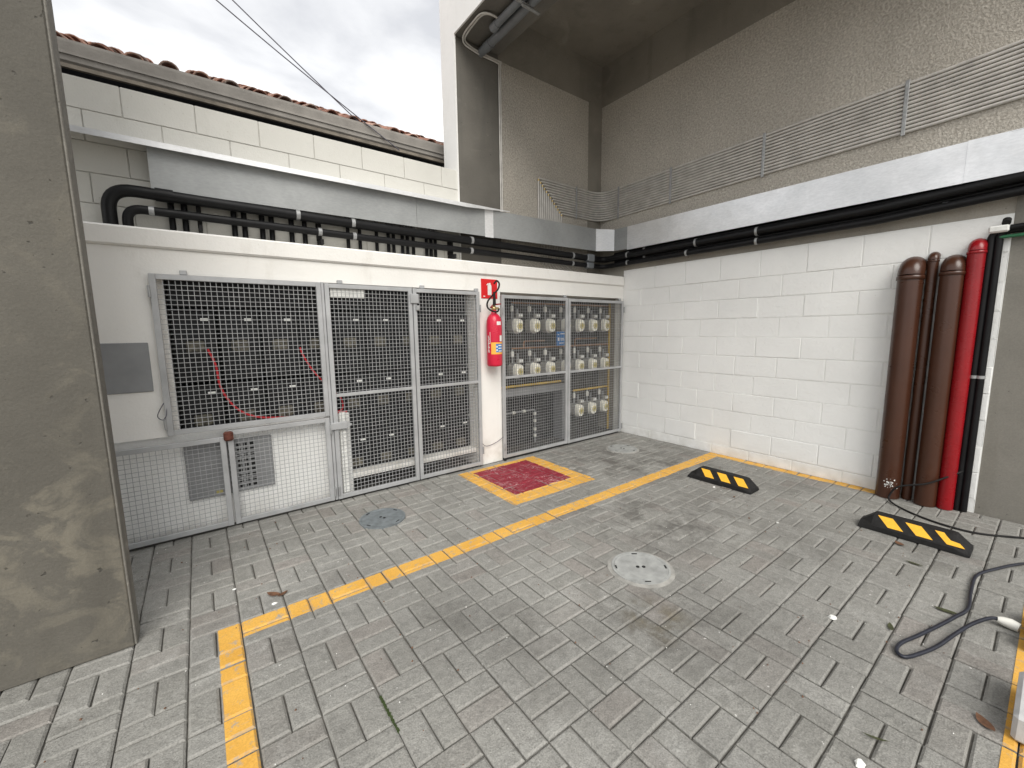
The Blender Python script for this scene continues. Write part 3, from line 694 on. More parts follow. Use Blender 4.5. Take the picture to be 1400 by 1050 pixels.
# grey ventilated panel on the lower wall behind the low gates
vp = root('vent_panel', (-4.53, .05, .24), 'grey double-door panel with dark vent slots on white wall behind low gates', 'panel')
part('door', MB().cbox(-4.80, -4.534, .028, .054, .245, .668, .004), M['plate'], vp)
part('door', MB().cbox(-4.530, -4.258, .030, .054, .245, .648, .004), M['plate'], vp)
for x0 in (-4.585, -4.49):
    nx = 2 if x0 < -4.55 else 3
    sl = MB()
    for i in range(nx):
        for k in range(9):
            zz = .275 + k * .040
            sl.box(x0 + i * .042, x0 + i * .042 + .026, .0262 if nx == 2 else .0282, .0272 if nx == 2 else .0292, zz, zz + .022)
    part('vent_slots', sl, M['hole'], vp)
part('tag', MB().box(-4.64, -4.60, .026, .0275, .262, .285), M['gold'], vp)

# ------------------------------------------------------------------ extinguisher and its sign
sg = root('extinguisher_sign', (-2.2, -.004, 1.76), 'red square sign with white extinguisher pictogram above the extinguisher', 'sign')
part('panel', MB().cbox(-2.290, -2.090, -.006, -.0005, 1.765, 1.962, .001), M['red_sign'], sg)
pg = MB().box(-2.212, -2.166, -.0085, -.0063, 1.800, 1.893)
pg.prism([(-2.212, 1.8935), (-2.166, 1.8935), (-2.172, 1.908), (-2.183, 1.915), (-2.195, 1.915), (-2.206, 1.908)], -.0085, -.0063)
pg.prism([(-2.228, 1.902), (-2.212, 1.918), (-2.176, 1.925), (-2.176, 1.9155), (-2.205, 1.9155), (-2.215, 1.898)], -.0086, -.0064)
part('pictogram', pg, M['label'], sg)
part('print', MB().box(-2.268, -2.245, -.0085, -.0063, 1.782, 1.790), M['label'], sg)
ex = root('fire_extinguisher', (-2.205, -.105, 1.06), 'red fire extinguisher hung on the white pier between the gates', 'fire extinguisher')
EX, EY = -2.208, -.105; ER = .080
part('cylinder', MB().lathe([(.062, 1.068), (.075, 1.074), (ER, 1.09), (ER, 1.50), (.077, 1.535), (.067, 1.568), (.050, 1.592), (.036, 1.603), (.028, 1.612), (.028, 1.64)], (EX, EY, 0), 32), M['red_ext'], ex)
part('valve', MB().lathe([(.02, 1.64), (.026, 1.645), (.026, 1.675), (.018, 1.68), (.018, 1.695)], (EX, EY, 0), 12).box(EX, EX + .055, EY - .012, EY + .012, 1.648, 1.672), M['brass'], ex)
hd = MB().prism([(EX - .035, 1.66), (EX + .01, 1.688), (EX + .085, 1.700), (EX + .085, 1.712), (EX, 1.705), (EX - .04, 1.672)], EY - .012, EY + .012)
part('handle', hd, M['red_paint'], ex)
hz = [(EX + .045, EY - .03, 1.655), (EX + .01, EY - .05, 1.625), (EX - .05, EY - .05, 1.628), (EX - .095, EY - .03, 1.665), (EX - .085, EY - .02, 1.725), (EX - .02, EY - .015, 1.79), (EX + .045, EY - .015, 1.85), (EX + .065, EY - .012, 1.905), (EX + .035, EY - .012, 1.935), (EX - .0, EY - .014, 1.905)]
hs = part('hose', MB().tube(smooth(hz), .0088, 8), M['black_rubber'], ex)
part('horn', MB().tube([(EX - .015, EY - .035, 1.69), (EX - .012, EY - .03, 1.82)], [.017, .012], 12), M['black_rubber'], ex)
def wrap(a0, a1, z0, z1, mat, nm, r=ER + .0012):
    mb = MB(); n = 8; vs = []
    for k in range(n + 1):
        a = a0 + (a1 - a0) * k / n
        vs += [(EX + r * math.cos(a), EY + r * math.sin(a), z0), (EX + r * math.cos(a), EY + r * math.sin(a), z1)]
    mb.add(vs, [(2 * k, 2 * k + 2, 2 * k + 3, 2 * k + 1) for k in range(n)], True); part(nm, mb, mat, ex)
va = math.atan2(CAM.y - EY, CAM.x - EX)         # the side that the yard sees
wrap(va - .42, va + 1.35, 1.195, 1.315, M['orange_label'], 'orange_label')
wrap(va + .18, va + 1.2, 1.215, 1.30, M['blue'], 'blue_label', ER + .002)
for z in (1.222, 1.25, 1.278): wrap(va + .52, va + 1.05, z, z + .010, M['label'], 'label_print', ER + .0028)
for z in (1.228, 1.262): wrap(va + .24, va + .40, z, z + .018, M['label'], 'label_print', ER + .0028)
wrap(va + .35, va + 1.0, 1.49, 1.525, M['label'], 'white_label')
wrap(va + .75, va + 1.25, 1.325, 1.385, M['label'], 'white_label')
for k in range(12): wrap(va - .92, va - .62 - .06 * (k % 3), 1.215 + k * .0145, 1.2235 + k * .0145, M['label'], 'side_lettering')
wrap(va - .58, va - .52, 1.30, 1.42, M['label'], 'side_lettering')
part('wall_bracket', MB().box(EX - .02, EX + .02, EY + ER - .006, -.001, 1.5, 1.54), M['steel'], ex)

# ------------------------------------------------------------------ white block wall on the right
bw = root('white_block_wall', (-.005, -1.65, 0), 'white painted block wall behind the parking bay', 'wall')
part('joints', MB().box(-.0085, .006, -3.354, -.0005, .0, 2.205), M['white_joint'], bw)
zrow = [0.0, .11, .313, .515, .72, .92, 1.125, 1.33, 1.53, 1.735, 1.94, 2.205]
bvar = {}
for r_ in range(11):
    z0, z1 = zrow[r_], zrow[r_ + 1]
    off = -.07 if r_ % 2 == 0 else .135
    ys = [-.0005]
    y = -.482 + (.0 if (10 - r_) % 2 == 0 else .2)
    edges = [-.0005]
    while y > -3.33: edges.append(y); y -= .4095
    edges.append(-3.354)
    for a, b in zip(edges[:-1], edges[1:]):
        if a - b < .04: continue
        key = (round(a - b, 3), round(z1 - z0, 3), random.randrange(3))
        if key not in bvar:
            ly, lz = a - b, z1 - z0; c = .0052
            mb = MB().cbox(-.0045 + random.gauss(0, .0013), .002, -ly / 2 + .0022, ly / 2 - .0018, -lz / 2 + .0018, lz / 2 - .0018, c)
            me = mb.mesh('block'); me.materials.append(M['white_block']); bvar[key] = me
        ob = bpy.data.objects.new('block', bvar[key]); COL.objects.link(ob); ob.parent = bw
        ob.location = (-.0085 + random.gauss(0, .0004) + .005, (a + b) / 2 + 1.65, (z0 + z1) / 2)

# ------------------------------------------------------------------ cream block wall behind the enclosure
cw = root('cream_block_wall', (-4.7, .5, 2.0), 'cream painted block wall rising behind the black conduits', 'wall')
part('joints', MB().box(-8.0, -2.275, .434, .58, .0, 3.128), M['cream_joint'], cw)
bv2 = {}
zt = 3.132
for r_ in range(6):
    z1 = zt - .2 * r_; z0 = z1 - .2
    x = -4.93 - .41 * 8 + (0 if r_ % 2 == 0 else .205)
    e_ = [-7.9] + [x + .41 * k for k in range(1, 20) if -7.7 < x + .41 * k < -2.3] + [-2.276]
    for a, b in zip(e_[:-1], e_[1:]):
        if b - a < .03: continue
        key = (round(b - a, 3), random.randrange(3))
        if key not in bv2:
            mb = MB().cbox(-(b - a) / 2 + .0028, (b - a) / 2 - .0028, -.010 + random.gauss(0, .0008), .006, -.1 + .0028, .1 - .0028, .0025); me = mb.mesh('block'); me.materials.append(M['cream']); bv2[key] = me
        ob = bpy.data.objects.new('block', bv2[key]); COL.objects.link(ob); ob.parent = cw
        ob.location = ((a + b) / 2 + 4.7, .434 - .5, (z0 + z1) / 2 - 2.0)

# ------------------------------------------------------------------ building over the bay
bd = root('concrete_building', (-1.1, .4, 0), 'concrete building with rough plaster walls and overhanging slab above the parking bay', 'building')
part('column', MB().cbox(-2.268, -1.715, .428, .70, 0, 4.449, .006), M['concrete_grey'], bd)
part('facade_cladding', MB().box(-2.285, -2.2685, .412, .70, 0, 4.449).box(-2.285, -2.2685, -4.2, .70, 4.4492, 8.0), M['facade'], bd)
part('facade_beam', MB().box(-2.268, -1.72, -4.2, .70, 4.45, 4.90), M['concrete_grey'], bd)
part('plaster_panel', MB().box(-1.7148, -.262, .431, .55, 0, 4.40), M['plaster'], bd)
part('back_beam', MB().box(-1.7195, .19, .4295, .60, 4.401, 4.90), M['concrete_dark'], bd)
part('corner_column', MB().box(-.2615, .14, .4285, .60, 0, 4.40), M['concrete_dark'], bd)
part('plaster_panel', MB().box(.0, .15, -7.5, .4280, 2.52, 4.400), M['plaster'], bd)
part('concrete_band', MB().box(.002, .15, -3.355, .4280, 0, 2.5195), M['concrete_band'], bd)
part('side_beam', MB().box(.0005, .20, -7.5, .4292, 4.4005, 4.90), M['concrete_dark'], bd)
part('slab', MB().box(-1.72, .20, -4.2, .60, 4.90, 5.10), M['concrete_dark'], bd)
part('upper_floor', MB().box(-2.268, .20, -4.2, .70, 5.101, 8.0), M['facade'], bd)
part('side_column', MB().box(-.004, .15, -4.3, -3.3555, 0, 2.5195), M['concrete_beige'], bd)

pl = root('concrete_pillar', (-5.3, -1.1, 0), 'tall bare concrete pillar with trowel marks at the left edge', 'pillar')
part('shaft', MB().cbox(-6.6, -5.012, -1.173, -1.05, 0, 6.5, .004), M['concrete_pillar'], pl)
part('skylit_edge', MB().cbox(-5.0118, -5.003, -1.170, -1.049, 0.002, 6.5, .003), M['pillar_lit_edge'], pl, 'side edge strip coloured paler as if lit by the sky')

# ------------------------------------------------------------------ metal trunking and flashing
tk = root('cable_trunking', (-2.5, .3, 2.45), 'grey sheet-metal cable trunking along the back wall, turning the corner', 'trunking')
def strip(pts, z0, z1, th=.0015):
    """thin sheet through (x,y) points with thickness away from the yard"""
    mb = MB()
    for (a, b) in zip(pts[:-1], pts[1:]):
        a, b = Vector((*a, 0)), Vector((*b, 0)); n = (b - a).cross(Vector((0, 0, 1))).normalized() * -th
        zz = lambda v, z: (v.x, v.y, z)
        mb.add([zz(a, z0), zz(b, z0), zz(b, z1), zz(a, z1), zz(a + n, z0), zz(b + n, z0), zz(b + n, z1), zz(a + n, z1)],
               [(0, 1, 2, 3), (7, 6, 5, 4), (0, 4, 5, 1), (3, 2, 6, 7), (0, 3, 7, 4), (1, 5, 6, 2)])
    return mb
def cover(a, b, za0, za1, zb0, zb1, mat, nm='cover', th=.0015):
    mb = strip([a, b], 0, 1, th)
    for v in mb.v:
        t = ((Vector((v.x, v.y)) - Vector(a)).length) / (Vector(b) - Vector(a)).length
        v.z = (za0 + (zb0 - za0) * t) if v.z < .5 else (za1 + (zb1 - za1) * t)
    return part(nm, mb, mat, tk)
cover((-4.818, .28), (-2.836, .28), 2.445, 2.742, 2.452, 2.745, M['trunk_grey'])
cover((-2.833, .281), (-2.034, .281), 2.452, 2.745, 2.458, 2.748, M['trunk_grey'])
cover((-2.04, .278), (-1.928, .278), 2.452, 2.750, 2.453, 2.750, M['flash'], 'joint_strip')
cover((-1.932, .28), (-.258, .28), 2.458, 2.748, 2.480, 2.764, M['trunk_grey'])
cover((-.256, .2795), (-.122, .078), 2.478, 2.766, 2.462, 2.735, M['flash'], 'corner_cover')
cover((-.12, .0765), (-.12, -.13), 2.462, 2.735, 2.455, 2.735, M['trunk_grey'])
cover((-.1215, -.128), (-.1215, -3.10), 2.445, 2.735, 2.450, 2.735, M['trunk_bright'])
cover((-.125, -3.098), (-.118, -3.30), 2.450, 2.738, 2.452, 2.735, M['trunk_bright'])
cover((-.118, -3.3), (-.121, -4.6), 2.452, 2.735, 2.46, 2.735, M['trunk_bright'])
part('top_sheet', MB().box(-4.818, -.26, .2825, .423, 2.728, 2.7295).box(-.1185, -.001, -4.6, .42, 2.728, 2.7295), M['trunk_grey'], tk)
part('end_sheet', MB().box(-4.818, -4.8165, .2825, .423, 2.446, 2.7275), M['trunk_grey'], tk)
fl = MB()
fl.add([(-8, .432, 2.80), (-2.3, .432, 2.80), (-2.3, .218, 2.748), (-8, .218, 2.748)], [(0, 1, 2, 3)])
fl.add([(-8, .432, 2.798), (-2.3, .432, 2.798), (-2.3, .2195, 2.746), (-8, .2195, 2.746)], [(3, 2, 1, 0)])
fl.add([(-8, .218, 2.748), (-2.3, .218, 2.748), (-2.3, .214, 2.708), (-8, .214, 2.708)], [(0, 1, 2, 3)])
fl.add([(-8, .2195, 2.746), (-2.3, .2195, 2.746), (-2.3, .2155, 2.708), (-8, .2155, 2.708)], [(3, 2, 1, 0)])
fl.add([(-2.3, .432, 2.80), (-1.70, .275, 2.768), (-2.3, .218, 2.748)], [(0, 1, 2)])
fl.add([(-2.3, .218, 2.748), (-1.70, .275, 2.768), (-1.70, .275, 2.762), (-2.3, .214, 2.708)], [(0, 1, 2, 3)])
thing('wall_flashing', fl, M['flash'], (-4, .3, 2.75), 'bright zinc flashing strip above the trunking on the cream wall', 'flashing')

# ------------------------------------------------------------------ black conduits
def clamp(parent, p, d, r, nm='clamp', L=.03, mat='steel'):
    p, d = Vector(p), Vector(d).normalized()
    part(nm, MB().tube([p - d * L / 2, p + d * L / 2], r, 14), M[mat], parent)
def long_conduit(label, zs, r, xl, rl, yb, ycorner, clampsL, clampsR, fitx):
    zL, zR = zs
    pts = [(xl, .30, 2.128), (xl, .30, zL), (-2.9, .30, (zL + zR) / 2 - .008), (-.085, .30, zR - .012), (-.085, -2.6, zR), (-.092, -4.6, zR + .10)]
    o = root('black_conduit', (-2.4, .3, 2.128), label, 'conduit', 'long black conduits under the trunking')
    part('conduit', MB().tube(fillet(pts, [rl, .3, .12, .8], 9), r, 16), M['black_pvc'], o)
    for x in clampsL: clamp(o, (x, .30, zL + (zR - .012 - zL) * (x - xl) / (-.085 - xl)), (1, 0, 0), r + .003)
    for y in clampsR: clamp(o, (-.085, y, zR - .005), (0, 1, 0), r + .004, L=.022)
    part('fitting', MB().cbox(-.43, -.30, .30 - r - .012, .30 + r + .004, zR - .012 - r - .008, zR - .012 + r + .008, .012), M['pvc_grey'], o)
    part('coupling', MB().tube([(xl, .30, 2.129), (xl, .30, 2.175)], r + .005, 16), M['black_pvc'], o)
    return o
uc = long_conduit('thick black conduit rising from the ledge at far left, upper of the long pair', (2.420, 2.388), .040, -5.05, .145, .3, .2, (-3.894, -3.448, -2.208, -.685), (-.12, -1.05, -1.69), -.33)
part('coupling', MB().tube([(-4.80, .30, 2.418), (-4.70, .30, 2.417)], .046, 16), M['black_pvc'], uc)
lc_ = long_conduit('thinner black conduit turning from the ledge at far left, lower of the long pair', (2.302, 2.293), .030, -4.962, .105, .3, .2, (-4.83, -3.73, -3.441, -2.212, -.684), (-.12, -.94, -1.69), -.33)
for z, r, lb in ((2.436, .026, 'black conduit tucked under the bright trunking on the right wall, top of its stack'), (2.338, .020, 'slim black conduit between the two thicker runs on the right wall')):
    o = root('black_conduit', (-.05, -2, z), lb, 'conduit', 'long black conduits under the trunking')
    part('conduit', MB().tube(fillet([(-.045, .12, z - .01), (-.045, -2.6, z), (-.06, -4.6, z + .12)], .6, 8), r, 12), M['black_pvc'], o)
    for y in (-.35, -3.008): clamp(o, (-.045, y, z - .002), (0, 1, 0), r + .004)
rx = [-4.723, -4.646, -4.34, -4.271, -4.149, -4.081, -3.934, -3.832, -3.471, -3.365, -3.207, -3.093, -3.041, -2.951, -2.898, -2.836, -2.692, -2.642, -2.592]
onm = ['first', 'second', 'third', 'fourth', 'fifth', 'sixth', 'seventh', 'eighth', 'ninth', 'tenth', 'eleventh', 'twelfth', 'thirteenth', 'fourteenth', 'fifteenth', 'sixteenth', 'seventeenth', 'eighteenth', 'rightmost']
for k, x in enumerate(rx):
    o = root('riser_conduit', (x, .385, 2.126), 'black upright riser conduit on the white ledge, %s%s' % (onm[k], ' counted from the left elbow' if k < 18 else ' of all the risers'), 'conduit', 'short black riser conduits on the ledge')
    rr = .020 if k < 8 else .0165
    part('conduit', MB().tube([(x, .385, 2.126), (x, .385, 2.60)], rr, 12), M['black_pvc'], o)
    part('coupling', MB().tube([(x, .378, 2.452), (x, .378, 2.490)], rr + .006, 12), M['steel'], o)
for x in (-4.56, -3.72, -2.42):
    o = thing('wall_bracket', MB().cbox(x - .012, x + .012, .27, .423, 2.19, 2.235, .003).cbox(x - .014, x + .014, .34, .4235, 2.238, 2.42, .003), M['black_rubber'], (x, .4, 2.2),
              'dark bracket carrying the long black conduits, %s of the three' % {-4.56: 'left', -3.72: 'middle', -2.42: 'right'}[x], 'bracket', 'brackets behind the long black conduits')

# loose thin wires hanging below trunking near the corner
lw = MB()
for k in range(9):
    x = -1.12 + k * .045
    lw.tube(smooth([(x, .40, 2.5), (x + .01, .395, 2.3), (x + .05 + .02 * k, .37, 2.17), (x + .09 + .02 * k, .36, 2.128)]), .006, 6)
thing('loose_wires', lw, M['conduit_grey'], (-1, .4, 2.13), 'bundle of loose thin grey wires dropping behind the ledge near the corner', 'wires')

# ------------------------------------------------------------------ thin grey conduits fanned along the upper wall
tcn = root('conduit_bundle', (-.3, .3, 3.1), 'bundle of thin parallel grey conduits running round the upper wall corner', 'conduit bundle')
NC = 13
for k in range(NC):
    z = 3.275 - .0300 * k; x = -1.15 + (.385) * k / (NC - 1)
    part('conduit', MB().tube(fillet([(x, .4155, 2.731), (x, .4155, z), (-.0145, .4155, z), (-.0145, -2.9, z + .045), (-.0145, -4.6, z + .10)], [.03, .22, 1.0], 8), .0122, 10), M['conduit_grey'], tcn)
    part('elbow', MB().tube([(x, .415, z - .035), (x, .415, z - .012)], .0135, 8), M['brass'], tcn)
for x in (-.505,): part('bracket', MB().cbox(x - .013, x + .013,   .396, .405, 2.885, 3.29, .002), M['steel'], tcn)
for y, dz in ((.10, 0.0), (-.664, .01), (-1.68, .022), (-2.715, .04), (-3.75, .06)):
    part('bracket', MB().cbox(-.034, -.025, y - .013, y + .013, 2.89 + dz, 3.30 + dz, .002), M['steel'], tcn)

# pipes and thin conduit under the overhang
for x, r, y1, lb in ((-2.05, .034, .06, 'thinner grey pipe hung under the concrete beam, outer of two'), (-1.955, .042, .36, 'thicker grey pipe running into the column under the concrete beam')):
    o = root('ceiling_pipe', (x, 0, 4.38), lb, 'pipe', 'grey pipes under the overhang')
    zp = 4.45 - r - .018
    part('pipe', MB().tube([(x, .06 if r < .04 else .45, zp), (x, -4.1, zp)], r, 16), M['pvc_grey'], o)
    part('collar', MB().tube([(x, .055 if r < .04 else .32, zp), (x, -.03 if r < .04 else .22, zp)], r + .006, 16), M['pvc_grey'], o)
    part('hanger', MB().box(x - r - .06, x + r + .06, -.435, -.408, zp - r - .012, zp - r - .004).tube([(x - r - .03, -.421, zp - r), (x - r - .03, -.421, 4.449)], .004, 6), M['steel'], o)
for k, d in enumerate((0, .022)):
    pts = [(-2.02 - d, -.07, 4.41), (-2.14 - d, -.055, 4.425), (-2.20 - d, .0, 4.43), (-2.205 - d, .13, 4.432), (-2.19 - d, .33, 4.425 + d * .3), (-2.15 - d, .405, 4.42 - d), (-2.06, .412, 4.395 - d), (-1.94, .413, 4.385 - d), (-1.79, .413, 4.385 - d), (-1.716 - d + .022, .413, 4.38 - d), (-1.702 - d, .413, 4.30), (-1.702 - d, .413, 3.6), (-1.702 - d, .413, 2.731)]
    sp_ = smooth(pts[:9], 5) + [Vector(p) for p in pts[9:]]
    thing('thin_conduit', MB().tube(sp_, .009, 8), M['conduit_grey'], (-1.9, .41, 2.73), ['thin grey conduit looping under the beam and down the column edge, inner of two', 'thin grey conduit looping under the beam and down the column edge, outer of two'][k], 'conduit', 'thin conduits looping down the column')

# ------------------------------------------------------------------ painted pipes on the right
def bay_pipe(y, r, ztop, mat, label, collar=True):
    o = root('drain_pipe', (-r - .015, y, 0), label, 'pipe', 'painted pipes standing against the block wall')
    x = -r - .02; pts = [(x, y, .003), (x, y, ztop - r)]
    c = Vector((x + r * .9, y, ztop - r)); n = 8
    path = [Vector((x, y, .003)), Vector((x, y, ztop - 1.9 * r))]
    for k in range(1, n + 1):
        a = PI / 2 * k / n; path.append(Vector((x + .95 * r * (1 - math.cos(a)), y, ztop - 1.9 * r + .95 * r * math.sin(a))))
    path.append(Vector((.03, y, ztop - .95 * r)))
    part('pipe', MB().tube([path[0], path[1]], r, 28), mat, o)
    el = MB().tube(path[1:], r * 1.02, 28); part('elbow', el, mat, o)
    if collar: part('collar', MB().lathe([(r * 1.0, ztop - 2.35 * r), (r * 1.09, ztop - 2.33 * r), (r * 1.09, ztop - 1.98 * r), (r * 1.03, ztop - 1.93 * r)], (x, y, 0), 28), mat, o)
    return o
bp1 = bay_pipe(-2.865, .078, 1.972, M['brown'], 'widest brown pipe, leftmost of the painted pipes')
bay_pipe(-2.978, .033, 1.995, M['brown'], 'narrow brown pipe between the two wide brown pipes')
bay_pipe(-3.092, .066, 1.955, M['brown'], 'wide brown pipe right beside the red pipe')
bay_pipe(-3.202, .048, 2.055, M['red_paint'], 'glossy red pipe among the brown and black pipes')
spl = MB()
for k in range(26):
    a = PI + random.gauss(.35, .22); z = .135 + random.gauss(0, .022); s = random.uniform(.002, .009); R_ = .0795
    cx_, cy_ = -.098 + R_ * math.cos(a), -2.865 + R_ * math.sin(a); t = Vector((-math.sin(a), math.cos(a), 0)); q = Vector((cx_, cy_, z)); up = Vector((0, 0, 1))
    spl.add([q + t * s * random.uniform(.5, 1.2), q + up * s * random.uniform(.5, 1.5), q - t * s * random.uniform(.5, 1.2), q - up * s * random.uniform(.4, 1)], [(0, 1, 2, 3)])
part('paint_splash', spl, M['label'], bp1)
for y, lb in ((-3.262, 'thin black pipe standing directly beside the red pipe'), (-3.300, 'thin black pipe nearest the beige column, beside its twin')):
    o = root('black_pipe', (-.04, y, 0), lb, 'pipe', 'thin black pipes beside the red pipe')
    part('pipe', MB().tube(fillet([(-.04, y, .003), (-.04, y, 2.085), (-.04, y - .16, 2.085)], .05), .0215, 14), M['black_pvc'], o)
    part('clip', MB().tube([(-.04, y, 1.035), (-.04, y, 1.058)], .0245, 14), M['steel'], o)
jf = root('conduit_fitting', (-.07, -3.3, 2.07), 'pale metal conduit fitting above the black pipes at the right column', 'fitting')
jb = MB().cbox(-.095, -.05, -3.345, -3.245, 2.075, 2.122, .01); part('body', jb, M['label'], jf)
part('cap', MB().tube([(-.07, -3.325, 2.135), (-.04, -3.325, 2.16)], .022, 12), M['black_rubber'], jf)
part('tube', MB().tube([(-.07, -3.346, 2.10), (-.07, -4.6, 2.14)], .02, 12), M['black_pvc'], jf)
gt = thing('green_tube', MB().tube([(-.05, -3.30, 2.045), (-.05, -4.6, 2.06)], .012, 10), M['green'], (-.05, -3.4, 2.05), 'thin green tube running past the top of the right column', 'tube')

# ------------------------------------------------------------------ wheel stops
def wheel_stop(y0, y1, label, torn=False):
    xa, xb, H = -.965, -.80, .10
    o = root('wheel_stop', ((xa + xb) / 2, (y0 + y1) / 2, .004), label, 'wheel stop', 'rubber wheel stops on the pavers')
    # cross profile (x,z), near side slopes
    def ring(y, k):
        h = .004 + H * k
        return [(xa, y, .004), (xa + .004, y, .004 + .032 * k), (xa + .010, y, .004 + .038 * k), (xa + .070, y, h - .003 * k), (xa + .078, y, h), (xb - .022, y, h), (xb - .002, y, .004 + .04 * k), (xb, y, .004)]
    L = y1 - y0; ks = [(0, .36), (.02, .42), (.13, .97), (.16, 1), (.84, 1), (.87, .97), (.98, .42), (1, .36)]
    vs = []
    for t, k in ks: vs += ring(y0 + L * t, k)
    n = 8; m_ = len(ks)
    fs = [(i * n + j, i * n + j + 1, (i + 1) * n + j + 1, (i + 1) * n + j) for i in range(m_ - 1) for j in range(n - 1)]
    fs += [tuple(range(n)), tuple(range(m_ * n - 1, (m_ - 1) * n - 1, -1))]
    part('body', MB().add(vs, fs), M['black_rubber'], o)
    # slanted reflectors: on the sloping face and over the top
    A = Vector((xa + .010, 0, .042)); B = Vector((xa + .070, 0, .101)); nrm = Vector((-(B.z - A.z), 0, B.x - A.x)).normalized() * .0018
    P = lambda y, t: A.lerp(B, t) + Vector((0, y, 0)) + nrm
    for c in (.17, .43, .69):
        yc = y1 - L * c; wd = L * .145; sh = L * .12
        if torn and c > .6:
            poly = [P(yc - sh, .08), P(yc - sh - wd, .08), P(yc - sh * .62 - wd, .40), P(yc - sh * .66 - wd * .45, .47), P(yc - sh * .3 - wd * .5, .72), P(yc - wd * .55, .97), P(yc, .97)]
        else: poly = [P(yc - sh, .08), P(yc - sh - wd, .08), P(yc - wd, .97), P(yc, .97)]
        n_ = len(poly); mb = MB().add(poly + [v - nrm * .9 for v in poly], [tuple(range(n_))] + [(i, (i + 1) % n_, n_ + (i + 1) % n_, n_ + i) for i in range(n_)])
        part('reflector', mb, M['stripe'], o, 'torn yellow reflector' if torn and c > .6 else None)
wheel_stop(-2.145, -1.565, 'black rubber wheel stop with three whole yellow reflectors, nearer the far corner')
wheel_stop(-3.425, -2.875, 'black rubber wheel stop with one torn yellow reflector, near the painted pipes', True)

# ------------------------------------------------------------------ cables on the ground
c1 = [(-.05, -3.275, .32), (-.115, -3.20, .265), (-.165, -3.10, .195), (-.185, -2.985, .15), (-.195, -2.93, .115), (-.19, -2.90, .05), (-.21, -2.90, .014), (-.30, -2.955, .008), (-.42, -3.10, .008), (-.485, -3.27, .008), (-.475, -3.42, .008), (-.36, -3.58, .008), (-.1, -3.9, .008)]
thing('black_cable', MB().tube(smooth(c1, 8), .0068, 8), M['black_rubber'], (-.4, -3.2, 0), 'thin black cable looping from the pipes across the pavers behind the wheel stop', 'cable')
c2 = [(-.62, -3.80, .012), (-.805, -3.64, .012), (-1.03, -3.535, .012), (-1.215, -3.475, .012), (-1.45, -3.475, .012), (-1.665, -3.485, .012), (-1.80, -3.455, .012), (-1.92, -3.425, .012), (-2.10, -3.375, .012), (-2.235, -3.335, .012), (-2.31, -3.335, .012), (-2.325, -3.365, .012), (-2.25, -3.40, .012), (-2.13, -3.44, .014), (-1.98, -3.475, .02), (-1.84, -3.515, .03), (-1.73, -3.56, .035), (-1.695, -3.585, .03)]
cb = root('extension_cable', (-2.0, -3.4, 0), 'dark blue extension cable with white plug lying in a loop', 'cable')
part('cord', MB().tube(smooth(c2, 8), .0078, 10), M['cable_blue'], cb)
pgp = MB().tube([(-1.70, -3.582, .030), (-1.695, -3.60, .028), (-1.69, -3.625, .025), (-1.695, -3.652, .022)], [.013, .02, .024, .021], 12)
part('plug', pgp, M['plug'], cb)
thing('concrete_block', MB().cbox(-2.52, -2.20, -3.92, -3.668, .0035, .105, .012), M['grey_block'], (-2.36, -3.8, 0), 'pale grey concrete block on the right yellow line at the picture edge', 'block')
thing('concrete_block', MB().cbox(-1.86, -1.52, -3.92, -3.672, .0035, .08, .012), M['grey_block'], (-1.7, -3.8, 0), 'pale grey concrete block beside the white plug', 'block')

# ------------------------------------------------------------------ litter
def leaf(x, y, s, a, mat, label, curl=.35, cat='leaf', nm='leaf', w=.42):
    mb = MB(); n = 6; vs = []
    for k in range(n + 1):
        t = k / n; ww = math.sin(PI * min(1, t * .97 + .02)) ** .8 * w; zz = curl * (t - .5) ** 2 * 1.2 + .10
        vs += [((t - .5), -ww / 2, zz + .12 * ww), ((t - .5), 0, zz), ((t - .5), ww / 2, zz + .16 * ww)]
    fs = []
    for k in range(n): fs += [(3 * k, 3 * k + 3, 3 * k + 4, 3 * k + 1), (3 * k + 1, 3 * k + 4, 3 * k + 5, 3 * k + 2)]
    c, s_ = math.cos(a), math.sin(a)
    mb.add([(x + s * (v[0] * c - v[1] * s_), y + s * (v[0] * s_ + v[1] * c), .002 + s * v[2] * .5) for v in vs], fs, True)
    thing(nm, mb, mat, (x, y, 0), label, cat, 'leaves and scraps on the pavers')
leaf(-4.44, -1.15, 0.086, 2.3, M['leaf'], 'curled brown leaf beside the near end of the long yellow line', .5)
leaf(-4.40, -1.175, .06, 3.6, M['leaf'], 'small brown leaf fragment touching the curled leaf near the yellow line', .5)
leaf(-.94, -2.06, .06, 1.2, M['leaf'], 'reddish dry leaf just in front of the far wheel stop')
leaf(-1.0, -1.95, .10, 1.9, M['leaf'], 'thin dry twig-like leaf under the edge of the far wheel stop', .2, w=.12)
leaf(-1.12, -2.08, .035, .4, M['leaf'], 'tiny brown leaf crumb before the far wheel stop')
leaf(-1.07, -3.12, 0.064, .9, M['leaf'], 'brown leaf lying against the near wheel stop', .6, w=.6)
leaf(-1.31, -3.23, 0.083, 1.5, M['leaf_green'], 'narrow dark leaf in front of the near wheel stop', .3, w=.25)
leaf(-2.125, -3.28, 0.064, .3, M['leaf_green'], 'green leaf on the joint beside the cable loop', .5, w=.35)
leaf(-1.76, -3.42, .09, 1.7, M['leaf_green'], 'dark leaf tucked beside the cable above its loop', .3, w=.35)
leaf(-2.50, -3.61, 0.075, .7, M['leaf'], 'dark red-brown leaf next to the right yellow line', .7, w=.5)
leaf(-2.88, -3.385, 0.075, 2.0, M['leaf_green'], 'thin dark curved leaf near the bottom edge of the paving', .5, w=.14)
leaf(-1.44, -2.34, .03, .5, M['leaf'], 'tiny dark leaf crumb in the middle of the bay')
